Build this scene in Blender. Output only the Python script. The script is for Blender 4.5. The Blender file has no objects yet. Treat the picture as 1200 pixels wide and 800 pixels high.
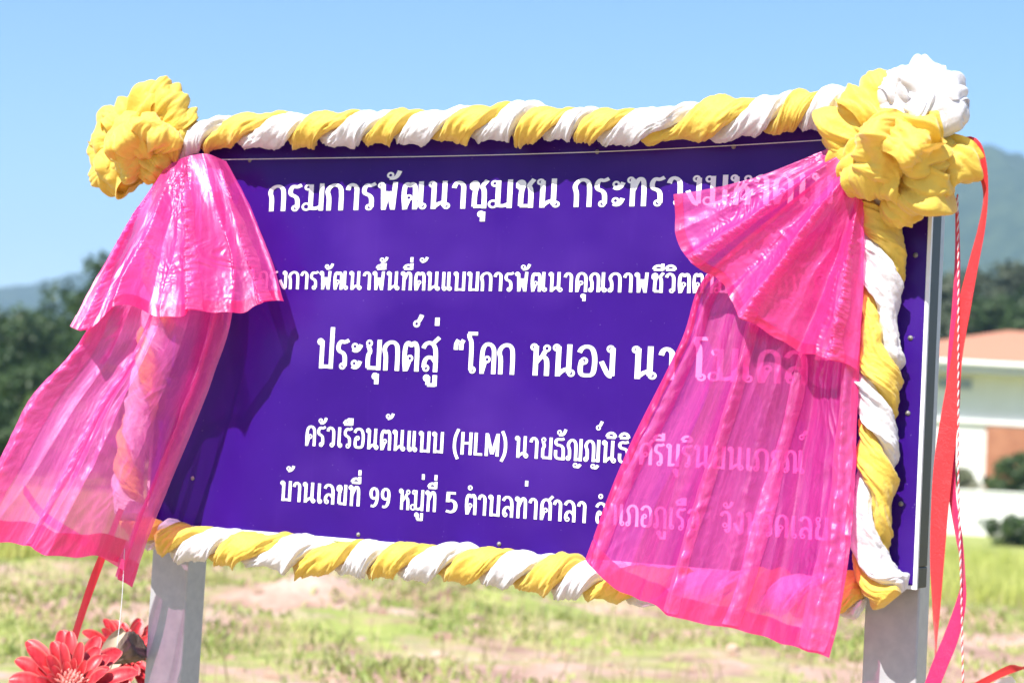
import bpy, math, random
import numpy as np
from mathutils import Matrix, Vector

random.seed(7)
RNG = np.random.default_rng(11)
SC = bpy.context.scene
COL = SC.collection
PI = math.pi
R = math.radians

# ------------------------------------------------------------------ camera
F = 2200.0                                   # focal length in pixels of a 1200 px wide frame
M = np.array([[9.98490923e-01, 5.49170008e-02, 0.0],
              [-3.20481774e-03, 5.82694135e-02, 9.98295750e-01],
              [5.48234085e-02, -9.96789245e-01, 5.83574794e-02]])
EYE = np.array([0.0, 0.0, 1.6])
cd = bpy.data.cameras.new('camera')
cam = bpy.data.objects.new('camera', cd)
COL.objects.link(cam)
cd.sensor_width = 36.0
cd.lens = F / 1200 * 36
cd.clip_start = 0.05
cd.clip_end = 8000
mw = Matrix.Identity(4)
for i in range(3):
    mw[i][0], mw[i][1], mw[i][2], mw[i][3] = M[i, 0], -M[i, 1], -M[i, 2], EYE[i]
cam.matrix_world = mw
cd.dof.use_dof = True
cd.dof.focus_distance = 5.45
cd.dof.aperture_fstop = 2.3
cd.dof.aperture_blades = 7
SC.camera = cam

# ------------------------------------------------------------------ the board's own frame (u along it, v up, w out of its face)
U = np.array([0.88362807, -0.46818953, 0.0])
N = np.array([-0.46818953, -0.88362807, 0.0])
Z = np.array([0.0, 0.0, 1.0])
ORG = EYE + (M @ np.array([(1080 - 600) / F, (430 - 400) / F, 1.0])) * 5.0
ORG[2] = 0.0

def bw(u, v, w=0.0):
    return ORG + U * u + Z * v + N * w

def ray(px, py):
    return M @ np.array([(px - 600) / F, (py - 400) / F, 1.0])

def at(px, py, w=0.0):
    r = ray(px, py)
    t = ((ORG + N * w - EYE) @ N) / (r @ N)
    return EYE + r * t

def atY(px, py, Y):
    r = ray(px, py)
    return EYE + r * (Y / r[1])

def uv(px, py, w=0.0):
    p = at(px, py, w)
    return (p - ORG) @ U, p[2]

# ------------------------------------------------------------------ sky and sun
SUN_EL = R(50)
hz = N * math.cos(R(4)) - U * math.sin(R(4))
SUN = np.array([hz[0] * math.cos(SUN_EL), hz[1] * math.cos(SUN_EL), math.sin(SUN_EL)])
w = bpy.data.worlds.new('World')
SC.world = w
w.use_nodes = True
wt = w.node_tree
sky = wt.nodes.new('ShaderNodeTexSky')
sky.sky_type = 'NISHITA'
sky.sun_disc = False
sky.sun_elevation = SUN_EL
sky.sun_rotation = math.atan2(SUN[0], SUN[1])
sky.air_density = 1.0
sky.dust_density = 0.35
sky.ozone_density = 3.5
bg = wt.nodes['Background']
bg.inputs['Strength'].default_value = 0.105
hs = wt.nodes.new('ShaderNodeHueSaturation')
hs.inputs['Saturation'].default_value = 1.16
wt.links.new(sky.outputs[0], hs.inputs['Color'])
wt.links.new(hs.outputs[0], bg.inputs[0])
sd = bpy.data.lights.new('sun', 'SUN')
sd.energy = 5.0
sd.angle = R(0.53)
sd.color = (1.0, 0.95, 0.87)
so = bpy.data.objects.new('sun', sd)
COL.objects.link(so)
so.rotation_euler = Vector(SUN).to_track_quat('Z', 'Y').to_euler()
so.location = (0, 0, 30)
vs = SC.view_settings
SC.display_settings.display_device = 'sRGB'
vs.view_transform = 'Standard'
vs.look = 'None'
vs.gamma = 1.0
vs.use_curve_mapping = False
vs.exposure = 1.0
SC.render.engine = 'CYCLES'
SC.cycles.use_denoising = True
SC.cycles.max_bounces = 10
SC.cycles.transparent_max_bounces = 24
SC.cycles.volume_bounces = 0

# ------------------------------------------------------------------ helpers
def noise3(p, seed=0):
    """gradient noise, p (n,3) -> about -1..1"""
    p = np.asarray(p, float)
    i = np.floor(p).astype(np.int64)
    f = p - i
    s = f * f * f * (f * (f * 6 - 15) + 10)
    out = 0
    for dx in (0, 1):
        for dy in (0, 1):
            for dz in (0, 1):
                h = (i[:, 0] + dx) * 374761393 + (i[:, 1] + dy) * 668265263 + (i[:, 2] + dz) * 2147483647 + seed * 1274126177
                h = (h ^ (h >> 13)) * 1274126177
                h = (h ^ (h >> 16)) & 0xFFFFFF
                a = h / 0xFFFFFF * 2 * PI
                b = ((h * 7919) & 0xFFFF) / 0xFFFF * 2 - 1
                q = np.sqrt(1 - b * b)
                g = np.cos(a) * q * (f[:, 0] - dx) + np.sin(a) * q * (f[:, 1] - dy) + b * (f[:, 2] - dz)
                wgt = (s[:, 0] if dx else 1 - s[:, 0]) * (s[:, 1] if dy else 1 - s[:, 1]) * (s[:, 2] if dz else 1 - s[:, 2])
                out = out + wgt * g
    return out * 1.5

def billow(p, seed=0, octaves=3, gain=0.5):
    o, a, t = 0, 1.0, 0.0
    for k in range(octaves):
        o = o + a * np.abs(noise3(p * (2.03 ** k), seed + k))
        t += a
        a *= gain
    return o / t

def fbm(p, seed=0, octaves=4):
    o, a = 0, 0.5
    for k in range(octaves):
        o = o + a * noise3(p * (2.07 ** k), seed + k)
        a *= 0.5
    return o

def origin(o):
    v = np.zeros(3)
    while o is not None:
        v = v + np.array(o.location)
        o = o.parent
    return v

def mk(name, verts, faces, mat, parent=None, smooth=False, loc=None, uvs=None):
    """one mesh object from world-space vertices"""
    verts = np.asarray(verts, float)
    if parent is not None:
        base = origin(parent)
        here = np.zeros(3)
    else:
        base = np.zeros(3) if loc is None else np.asarray(loc, float)
        here = base
    me = bpy.data.meshes.new(name)
    me.from_pydata((verts - base).tolist(), [], [tuple(f) for f in (faces.tolist() if hasattr(faces, 'tolist') else faces)])
    if smooth:
        me.shade_smooth()
    if uvs is not None:
        l = me.uv_layers.new(name='UVMap')
        vi = np.zeros(len(me.loops), np.int32)
        me.loops.foreach_get('vertex_index', vi)
        l.data.foreach_set('uv', np.asarray(uvs, float)[vi].ravel())
    me.update()
    o = bpy.data.objects.new(name, me)
    COL.objects.link(o)
    o.location = here
    if parent is not None:
        o.parent = parent
    if mat is not None:
        me.materials.append(mat)
    return o

def tag(o, label=None, cat=None, group=None, kind=None):
    if label: o['label'] = label
    if cat: o['category'] = cat
    if group: o['group'] = group
    if kind: o['kind'] = kind
    return o

def thing(name, loc, label, cat, group=None):
    o = bpy.data.objects.new(name, None)
    o.empty_display_size = 0.1
    COL.objects.link(o)
    o.location = [float(x) for x in loc]
    return tag(o, label, cat, group)

def grid_faces(ns, nt, closed_t=False):
    """vertices indexed i*nt + j, i along, j across"""
    i = np.arange(ns - 1)[:, None]
    jn = nt if closed_t else nt - 1
    j = np.arange(jn)[None, :]
    j2 = (j + 1) % nt
    a = i * nt + j
    return np.stack([a, (i + 1) * nt + j, (i + 1) * nt + j2, i * nt + j2], -1).reshape(-1, 4)

class MB:
    def __init__(s):
        s.v, s.f = [], []
    def add(s, v, f):
        b = len(s.v)
        s.v += [tuple(float(c) for c in x) for x in v]
        s.f += [tuple(int(k) + b for k in q) for q in f]
        return s
    def box(s, c, ax, ay, az, hx, hy, hz):
        """box about c with half sizes along the unit axes"""
        c, ax, ay, az = (np.asarray(q, float) for q in (c, ax, ay, az))
        vs = [c + ax * hx * i + ay * hy * j + az * hz * k for i in (-1, 1) for j in (-1, 1) for k in (-1, 1)]
        return s.add(vs, [(0, 1, 3, 2), (4, 6, 7, 5), (0, 4, 5, 1), (2, 3, 7, 6), (0, 2, 6, 4), (1, 5, 7, 3)])
    def aabox(s, lo, hi):
        lo, hi = np.asarray(lo, float), np.asarray(hi, float)
        return s.box((lo + hi) / 2, (1, 0, 0), (0, 1, 0), (0, 0, 1), *((hi - lo) / 2))
    def tube(s, pts, rad, n=8):
        pts = np.asarray(pts, float)
        rad = np.broadcast_to(np.asarray(rad, float), (len(pts),))
        T = np.gradient(pts, axis=0)
        T /= np.linalg.norm(T, axis=1)[:, None] + 1e-9
        ref = np.array([0.3, 0.2, 0.93]) if abs(T[0][2]) < .8 else np.array([1.0, 0.1, 0])
        A = np.cross(T, ref); A /= np.linalg.norm(A, axis=1)[:, None]
        B = np.cross(T, A)
        a = np.linspace(0, 2 * PI, n, endpoint=False)
        v = pts[:, None] + rad[:, None, None] * (np.cos(a)[None, :, None] * A[:, None] + np.sin(a)[None, :, None] * B[:, None])
        f = grid_faces(len(pts), n, True).tolist()
        f.append(tuple(range(n))); f.append(tuple(range((len(pts) - 1) * n + n - 1, (len(pts) - 1) * n - 1, -1)))
        return s.add(v.reshape(-1, 3), f)
    def build(s, name, mat, parent=None, smooth=False, loc=None):
        return mk(name, s.v, s.f, mat, parent, smooth, loc)

def bevel(o, width=0.004, seg=2):
    m = o.modifiers.new('bevel', 'BEVEL')
    m.width = width; m.segments = seg; m.limit_method = 'ANGLE'
    return o

def resample(pts, n):
    """smooth curve through points (Catmull-Rom), n points evenly by length"""
    P = np.asarray(pts, float)
    if len(P) > 2:
        Q = np.vstack([2 * P[0] - P[1], P, 2 * P[-1] - P[-2]])
        out = []
        for k in range(1, len(Q) - 2):
            t = np.linspace(0, 1, 24, endpoint=False)[:, None]
            a, b, c, d = Q[k - 1], Q[k], Q[k + 1], Q[k + 2]
            out.append(0.5 * (2 * b + (c - a) * t + (2 * a - 5 * b + 4 * c - d) * t * t + (3 * b - a - 3 * c + d) * t ** 3))
        P = np.vstack(out + [P[-1:]])
    L = np.r_[0, np.cumsum(np.linalg.norm(np.diff(P[:, :3], axis=0), axis=1))]
    s = np.linspace(0, L[-1], n)
    return np.stack([np.interp(s, L, P[:, k]) for k in range(P.shape[1])], 1)

# ------------------------------------------------------------------ materials
def mat(name):
    m = bpy.data.materials.new(name)
    m.use_nodes = True
    nt = m.node_tree
    return m, nt, nt.nodes['Principled BSDF'], nt.nodes['Material Output']

def node(nt, typ, **kw):
    n = nt.nodes.new(typ)
    for k, v in kw.items():
        if k in n.inputs: n.inputs[k].default_value = v
        else: setattr(n, k, v)
    return n

def noise_tex(nt, scale, detail=4, rough=0.55, coord='Object', stretch=None, dist=0.0):
    tc = node(nt, 'ShaderNodeTexCoord')
    t = node(nt, 'ShaderNodeTexNoise')
    t.inputs['Scale'].default_value = scale
    t.inputs['Detail'].default_value = detail
    t.inputs['Roughness'].default_value = rough
    t.inputs['Distortion'].default_value = dist
    src = tc.outputs[coord]
    if stretch:
        mp = node(nt, 'ShaderNodeMapping')
        mp.inputs['Scale'].default_value = stretch
        nt.links.new(src, mp.inputs[0]); src = mp.outputs[0]
    nt.links.new(src, t.inputs['Vector'])
    return t

def ramp(nt, src, stops):
    r = node(nt, 'ShaderNodeValToRGB')
    while len(r.color_ramp.elements) < len(stops): r.color_ramp.elements.new(0.5)
    for e, (p, c) in zip(r.color_ramp.elements, stops):
        e.position = p
        e.color = (c, c, c, 1) if isinstance(c, (int, float)) else (*c, 1)
    nt.links.new(src, r.inputs[0])
    return r

def bump(nt, src, bsdf, strength=0.2, dist=0.01):
    b = node(nt, 'ShaderNodeBump')
    b.inputs['Strength'].default_value = strength
    b.inputs['Distance'].default_value = dist
    nt.links.new(src, b.inputs['Height'])
    nt.links.new(b.outputs[0], bsdf.inputs['Normal'])
    return b

def simple(name, c1, c2, scale=6.0, rough=0.6, bumps=0.15, bdist=0.01, metal=0.0, spec=0.5, stretch=None, lo=.35, hi=.65):
    m, nt, b, o = mat(name)
    t = noise_tex(nt, scale, 5, 0.6, stretch=stretch)
    r = ramp(nt, t.outputs['Fac'], [(lo, c1), (hi, c2)])
    nt.links.new(r.outputs[0], b.inputs['Base Color'])
    b.inputs['Roughness'].default_value = rough
    b.inputs['Metallic'].default_value = metal
    b.inputs['Specular IOR Level'].default_value = spec
    if bumps: bump(nt, t.outputs['Fac'], b, bumps, bdist)
    return m

def satin(name, col, trans, rough=0.52, transw=0.18):
    m, nt, b, o = mat(name)
    t = noise_tex(nt, 34, 6, 0.66, stretch=None, dist=.6)
    r = ramp(nt, t.outputs['Fac'], [(.3, tuple(c * .92 for c in col)), (.7, col)])
    nt.links.new(r.outputs[0], b.inputs['Base Color'])
    b.inputs['Roughness'].default_value = rough
    b.inputs['Sheen Weight'].default_value = 0.35
    b.inputs['Sheen Roughness'].default_value = 0.45
    b.inputs['Specular IOR Level'].default_value = 0.4
    w_ = noise_tex(nt, 900, 2, 0.5)
    mx = node(nt, 'ShaderNodeMath', operation='MULTIPLY_ADD')
    mx.inputs[1].default_value = 0.15
    nt.links.new(w_.outputs['Fac'], mx.inputs[0]); nt.links.new(t.outputs['Fac'], mx.inputs[2])
    bp = bump(nt, mx.outputs[0], b, 0.55, 0.008)
    tr = node(nt, 'ShaderNodeBsdfTranslucent'); tr.inputs['Color'].default_value = (*trans, 1)
    nt.links.new(bp.outputs[0], tr.inputs['Normal'])
    ms = node(nt, 'ShaderNodeMixShader'); ms.inputs[0].default_value = transw
    nt.links.new(b.outputs[0], ms.inputs[1]); nt.links.new(tr.outputs[0], ms.inputs[2])
    nt.links.new(ms.outputs[0], o.inputs['Surface'])
    return m

def organza(name, base, tint, opac, crinkle=0.22):
    """sheer crisp fabric: part of the light goes straight through the open weave, the rest hits thread"""
    m, nt, b, o = mat(name)
    b.inputs['Base Color'].default_value = (*base, 1)
    b.inputs['Roughness'].default_value = 0.46
    b.inputs['Specular IOR Level'].default_value = 1.0
    b.inputs['Sheen Weight'].default_value = 0.25
    b.inputs['Sheen Roughness'].default_value = 0.35
    b.inputs['Sheen Tint'].default_value = (1.0, 0.72, 0.92, 1)
    cr = noise_tex(nt, 14, 6, 0.62, coord='UV', stretch=(1.6, 1.0, 1), dist=0.7)
    rg = node(nt, 'ShaderNodeMath', operation='SUBTRACT'); rg.inputs[1].default_value = 0.5
    ab = node(nt, 'ShaderNodeMath', operation='ABSOLUTE')
    nt.links.new(cr.outputs['Fac'], rg.inputs[0]); nt.links.new(rg.outputs[0], ab.inputs[0])
    bp = bump(nt, ab.outputs[0], b, crinkle, 0.008)
    tr = node(nt, 'ShaderNodeBsdfTranslucent'); tr.inputs['Color'].default_value = (*base, 1)
    nt.links.new(bp.outputs[0], tr.inputs['Normal'])
    ms = node(nt, 'ShaderNodeMixShader'); ms.inputs[0].default_value = 0.3
    nt.links.new(b.outputs[0], ms.inputs[1]); nt.links.new(tr.outputs[0], ms.inputs[2])
    gl = node(nt, 'ShaderNodeBsdfAnisotropic')
    gl.inputs['Color'].default_value = (1.0, 0.70, 0.92, 1); gl.inputs['Roughness'].default_value = 0.40
    nt.links.new(bp.outputs[0], gl.inputs['Normal'])
    mg = node(nt, 'ShaderNodeMixShader'); mg.inputs[0].default_value = 0.11
    nt.links.new(ms.outputs[0], mg.inputs[1]); nt.links.new(gl.outputs[0], mg.inputs[2])
    ms = mg
    tp = node(nt, 'ShaderNodeBsdfTransparent'); tp.inputs['Color'].default_value = (*tint, 1)
    big = noise_tex(nt, 5, 3, 0.5, coord='UV', stretch=(2.4, 0.6, 1))
    rr = ramp(nt, big.outputs['Fac'], [(.3, opac - .07), (.7, opac + .07)])
    m2 = node(nt, 'ShaderNodeMixShader')
    ln = noise_tex(nt, 60, 3, 0.6, coord='UV', stretch=(1.6, .12, 1))       # warp threads bunch together here and there
    lr = ramp(nt, ln.outputs['Fac'], [(.35, 0.0), (.75, 0.09)])
    cl = ramp(nt, ab.outputs[0], [(0.0, 0.06), (.05, 0.0)])                 # pressed crease lines
    a1 = node(nt, 'ShaderNodeMath', operation='ADD'); a2 = node(nt, 'ShaderNodeMath', operation='ADD'); a2.use_clamp = True
    nt.links.new(rr.outputs[0], a1.inputs[0]); nt.links.new(lr.outputs[0], a1.inputs[1])
    nt.links.new(a1.outputs[0], a2.inputs[0]); nt.links.new(cl.outputs[0], a2.inputs[1])
    nt.links.new(a2.outputs[0], m2.inputs[0])
    nt.links.new(tp.outputs[0], m2.inputs[1]); nt.links.new(ms.outputs[0], m2.inputs[2])
    nt.links.new(m2.outputs[0], o.inputs['Surface'])
    return m

def leafy(name, c1, c2, scale=0.6, trans=0.25):
    m, nt, b, o = mat(name)
    t = noise_tex(nt, scale, 5, 0.65)
    r = ramp(nt, t.outputs['Fac'], [(.35, c1), (.65, c2)])
    nt.links.new(r.outputs[0], b.inputs['Base Color'])
    b.inputs['Roughness'].default_value = 0.55
    tr = node(nt, 'ShaderNodeBsdfTranslucent')
    nt.links.new(r.outputs[0], tr.inputs['Color'])
    ms = node(nt, 'ShaderNodeMixShader'); ms.inputs[0].default_value = trans
    nt.links.new(b.outputs[0], ms.inputs[1]); nt.links.new(tr.outputs[0], ms.inputs[2])
    nt.links.new(ms.outputs[0], o.inputs['Surface'])
    return m

YEL = satin('yellow_satin', (0.89, 0.65, 0.10), (0.96, 0.50, 0.04))
WHT = satin('white_satin', (0.84, 0.83, 0.86), (0.75, 0.70, 0.80))
PINK = organza('pink_organza', (0.97, 0.050, 0.42), (1.0, 0.40, 0.78), 0.43)
PINKTOP = organza('pink_organza_doubled', (0.97, 0.050, 0.40), (1.0, 0.42, 0.74), 0.54)
PINKBLOWN = organza('pink_organza_blown', (0.98, 0.085, 0.50), (1.0, 0.48, 0.76), 0.54)
PINKPLEAT = organza('pink_organza_pleat', (1.0, 0.16, 0.56), (1.0, 0.45, 0.80), 0.42, 0.9)
PINKHEM = organza('pink_organza_hem', (0.90, 0.018, 0.26), (1.0, 0.24, 0.55), 0.50)
RED = satin('red_ribbon', (0.78, 0.045, 0.055), (0.85, 0.05, 0.05), 0.4, 0.3)
MAG = satin('magenta_ribbon', (0.78, 0.03, 0.17), (0.85, 0.04, 0.2), 0.4, 0.3)
STEEL = simple('galvanised_steel', (0.40, 0.405, 0.43), (0.46, 0.465, 0.48), 30, 0.45, 0.03, 0.002, 0.2)
FRAMEM = simple('weathered_steel_frame', (0.012, 0.012, 0.013), (0.02, 0.02, 0.02), 18, 0.5, 0.05, 0.002, 0.1)
WPAINT = simple('white_edging', (0.78, 0.78, 0.80), (0.84, 0.84, 0.85), 30, 0.45, 0.0)
WLET = simple('white_vinyl_lettering', (0.80, 0.80, 0.82), (0.86, 0.86, 0.87), 40, 0.35, 0.0)

def board_mat():
    m, nt, b, o = mat('purple_vinyl')
    t = noise_tex(nt, 3.0, 4, 0.55)
    r = ramp(nt, t.outputs['Fac'], [(.3, (0.029, 0.0042, 0.155)), (.7, (0.036, 0.0055, 0.185))])
    sp = noise_tex(nt, 120, 2, 0.5)
    rs = ramp(nt, sp.outputs['Fac'], [(.74, 0.0), (.80, 0.35)])
    mx = node(nt, 'ShaderNodeMixRGB'); mx.inputs[2].default_value = (0.35, 0.25, 0.5, 1)
    nt.links.new(rs.outputs[0], mx.inputs[0]); nt.links.new(r.outputs[0], mx.inputs[1])
    refl = noise_tex(nt, 1.7, 3, 0.45, stretch=(1, 1, 1.3))
    dr_ = ramp(nt, refl.outputs['Fac'], [(.50, 0.0), (.72, 0.55)])
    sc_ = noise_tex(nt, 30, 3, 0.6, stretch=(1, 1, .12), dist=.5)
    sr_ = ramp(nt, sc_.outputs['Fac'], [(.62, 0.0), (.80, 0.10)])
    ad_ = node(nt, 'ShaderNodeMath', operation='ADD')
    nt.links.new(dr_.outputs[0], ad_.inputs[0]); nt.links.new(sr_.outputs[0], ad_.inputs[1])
    m3 = node(nt, 'ShaderNodeMixRGB'); m3.inputs[2].default_value = (0.080, 0.026, 0.27, 1)      # soft lilac reflections painted in as pale patches, with fine streaks
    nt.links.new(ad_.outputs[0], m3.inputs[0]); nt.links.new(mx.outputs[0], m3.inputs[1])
    nt.links.new(m3.outputs[0], b.inputs['Base Color'])
    b.inputs['Roughness'].default_value = 0.24
    b.inputs['Specular IOR Level'].default_value = 0.14
    w_ = noise_tex(nt, 2.2, 3, 0.5)
    bump(nt, w_.outputs['Fac'], b, 0.35, 0.03)
    return m
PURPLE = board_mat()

# ------------------------------------------------------------------ setting: ground, hills, haze
def soil_mat():
    m, nt, b, o = mat('field_ground')
    tc = node(nt, 'ShaderNodeTexCoord')
    sep = node(nt, 'ShaderNodeSeparateXYZ')
    nt.links.new(tc.outputs['Object'], sep.inputs[0])
    soil_n = noise_tex(nt, 1.1, 8, 0.7)
    soil = ramp(nt, soil_n.outputs['Fac'], [(.32, (0.24, 0.135, 0.10)), (.5, (0.46, 0.30, 0.235)), (.68, (0.60, 0.44, 0.36))])
    gr_n = noise_tex(nt, 0.45, 8, 0.72, dist=0.4)
    gcol_n = noise_tex(nt, 2.3, 6, 0.65)
    gcol = ramp(nt, gcol_n.outputs['Fac'], [(.3, (0.20, 0.25, 0.06)), (.55, (0.36, 0.39, 0.115)), (.75, (0.50, 0.47, 0.20))])
    # soil where Y is between about 10 and 21 m, broken by grass
    yl = node(nt, 'ShaderNodeMapRange'); yl.inputs[1].default_value = 19.5; yl.inputs[2].default_value = 22.5
    yl.inputs[3].default_value = 0.0; yl.inputs[4].default_value = 0.42
    ad = node(nt, 'ShaderNodeMath', operation='MULTIPLY_ADD')
    nz = noise_tex(nt, 0.25, 3, 0.5)
    ad.inputs[1].default_value = 5.0
    nt.links.new(nz.outputs['Fac'], ad.inputs[0]); nt.links.new(sep.outputs['Y'], ad.inputs[2])
    sb = node(nt, 'ShaderNodeMath', operation='SUBTRACT'); sb.inputs[1].default_value = 2.5
    nt.links.new(ad.outputs[0], sb.inputs[0]); nt.links.new(sb.outputs[0], yl.inputs[0])
    sm = node(nt, 'ShaderNodeMath', operation='ADD')
    nt.links.new(gr_n.outputs['Fac'], sm.inputs[0]); nt.links.new(yl.outputs[0], sm.inputs[1])
    fac = ramp(nt, sm.outputs[0], [(.47, 0.0), (.57, 1.0)])
    mx = node(nt, 'ShaderNodeMixRGB')
    nt.links.new(fac.outputs[0], mx.inputs[0]); nt.links.new(soil.outputs[0], mx.inputs[1]); nt.links.new(gcol.outputs[0], mx.inputs[2])
    nt.links.new(mx.outputs[0], b.inputs['Base Color'])
    b.inputs['Roughness'].default_value = 0.9
    b.inputs['Specular IOR Level'].default_value = 0.15
    bump(nt, soil_n.outputs['Fac'], b, 0.9, 0.12)
    return m

def ground_z(x, y):
    x = np.asarray(x, float); y = np.asarray(y, float)
    p = np.stack([x * .35, y * .55, x * 0], -1).reshape(-1, 3)
    bank = np.exp(-((y - 18.0) / 3.2) ** 2)
    h = fbm(p, 5, 5).reshape(x.shape)
    return bank * (0.16 + 0.55 * h) + 0.10 * fbm(p * 1.7, 9, 3).reshape(x.shape) * np.exp(-((y - 14) / 9.0) ** 2)

xs = np.r_[np.linspace(-2600, -40, 14), np.linspace(-30, -11, 14), np.linspace(-10, 11, 150), np.linspace(12, 32, 14), np.linspace(45, 2600, 14)]
ys = np.r_[np.linspace(-2600, -20, 12), np.linspace(-12, 9, 10), np.linspace(10, 26, 130), np.linspace(26.5, 60, 30), np.linspace(75, 2600, 16)]
GX, GY = np.meshgrid(xs, ys, indexing='ij')
GZ = ground_z(GX, GY)
tag(mk('ground', np.stack([GX, GY, GZ], -1).reshape(-1, 3), grid_faces(len(xs), len(ys)), soil_mat(), smooth=True), kind='structure')

HILLM = simple('forested_hill', (0.020, 0.045, 0.018), (0.055, 0.085, 0.035), 0.06, 0.9, 0.8, 6.0, spec=0.1)

def hill(name, prof, Y, depth, seed, rough):
    """a ridge whose crest follows prof (x, height) and runs back over depth metres"""
    prof = np.asarray(prof, float)
    nx, ny = 220, 46
    x = np.linspace(prof[0, 0], prof[-1, 0], nx)
    c = np.interp(x, prof[:, 0], prof[:, 1])
    k = np.ones(9) / 9
    c = np.convolve(np.pad(c, 4, mode='edge'), k, 'valid')
    t = np.linspace(-1, 1, ny)
    X, T = np.meshgrid(x, t, indexing='ij')
    Yy = Y + T * depth
    env = np.clip(1 - np.abs(T) ** 1.25, 0, 1)
    p = np.stack([X / 90, Yy / 90, X * 0], -1).reshape(-1, 3)
    H = c[:, None] * env * (1 + 0.22 * fbm(p, seed, 5).reshape(X.shape) * (1 - env * .6))
    H = H + rough * fbm(p * 6, seed + 9, 4).reshape(X.shape) * env ** .4
    H = np.where(env <= 0.001, -1.0, H - 0.5)
    return tag(mk(name, np.stack([X, Yy, H], -1).reshape(-1, 3), grid_faces(nx, ny), HILLM, smooth=True), kind='structure')

def hp(px, py, Y):
    p = atY(px, py, Y)
    return (p[0], p[2])
hill('hill', [(-60, 0), hp(760, 420, 1250), hp(900, 330, 1250), hp(1040, 232, 1250), hp(1120, 190, 1250), hp(1150, 164, 1250), hp(1168, 160, 1250),
              hp(1200, 184, 1250), hp(1290, 260, 1250), hp(1400, 300, 1250), hp(1600, 380, 1250), (780, 0)], 1250, 420, 3, 9)
hill('mountains', [(-1150, 0), hp(-500, 380, 1750), hp(-300, 352, 1750), hp(-60, 340, 1750), hp(30, 331, 1750), hp(95, 320, 1750), hp(180, 318, 1750), hp(260, 345, 1750),
                   hp(380, 400, 1750), hp(480, 440, 1750), (60, 0)], 1750, 380, 8, 8)

hm, hnt, hb, ho = mat('haze_air')
hnt.nodes.remove(hb)
pv = node(hnt, 'ShaderNodeVolumePrincipled')
pv.inputs['Color'].default_value = (0.50, 0.72, 1.0, 1)
pv.inputs['Density'].default_value = 0.00042
pv.inputs['Anisotropy'].default_value = 0.0
hnt.links.new(pv.outputs[0], ho.inputs['Volume'])
tag(MB().aabox((-2650, -2650, -3.5), (2650, 2650, 290)).build('haze', hm), kind='stuff')
SC.cycles.volume_step_rate = 1.0

# ------------------------------------------------------------------ grass
def blades(n, xy, h0, h1, wid, lean, seed, zoff=0.0):
    r = np.random.default_rng(seed)
    h = r.uniform(h0, h1, n)
    a = r.uniform(0, 2 * PI, n)
    la = r.uniform(0, 2 * PI, n)
    l = r.uniform(0, lean, n) * h
    z = ground_z(xy[:, 0], xy[:, 1]) + zoff
    base = np.stack([xy[:, 0], xy[:, 1], z], 1)
    d = np.stack([np.cos(a), np.sin(a), 0 * a], 1) * (wid * r.uniform(.6, 1.3, n))[:, None]
    mid = base + np.stack([np.cos(la) * l * .35, np.sin(la) * l * .35, h * .6], 1)
    tip = base + np.stack([np.cos(la) * l, np.sin(la) * l, h], 1)
    V = np.stack([base - d, base + d, mid + d * .7, mid - d * .7, tip], 1).reshape(-1, 3)
    k = np.arange(n)[:, None] * 5
    F4 = (k + np.array([0, 1, 2, 3])).tolist()
    F3 = (k + np.array([3, 2, 4])).tolist()
    return V, F4 + F3

GR1 = leafy('ripe_field_grass', (0.40, 0.46, 0.085), (0.62, 0.60, 0.20), 0.5, 0.3)
GR2 = leafy('weed_green', (0.26, 0.34, 0.075), (0.50, 0.50, 0.19), 1.5, 0.3)
n1 = 46000
yy = 21.5 + 13.5 * RNG.random(n1) ** 1.25
xx = (RNG.random(n1) - .5) * (yy * 0.72) + 0.4
keep = yy - 22.2 + 1.6 * noise3(np.stack([xx * .3, yy * .3, 0 * xx], 1), 4) > 0
xy1 = np.stack([xx, yy], 1)[keep]
V, Fs = blades(len(xy1), xy1, 0.22, 0.46, 0.012, 0.6, 3)
tag(mk('grass', V, Fs, GR1, loc=(0, 28, 0)), 'pale yellow green field grass beyond the dirt bank', 'grass', kind='stuff')
n2 = 2600
cx = np.stack([(RNG.random(n2) - .5) * 15 + .3, 11.5 + 12 * RNG.random(n2)], 1)
msk = fbm(np.stack([cx[:, 0] * .45, cx[:, 1] * .45, 0 * cx[:, 0]], 1), 21, 4) > -0.03
cx = cx[msk]
pts = np.repeat(cx, 22, 0)
pts = pts + RNG.normal(0, 0.20, pts.shape)
V, Fs = blades(len(pts), pts, 0.02, 0.10, 0.014, 1.6, 5)
tag(mk('weeds', V, Fs, GR2, loc=(0, 17, 0)), 'green weeds scattered over the bare dirt bank', 'weeds', kind='stuff')

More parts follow.
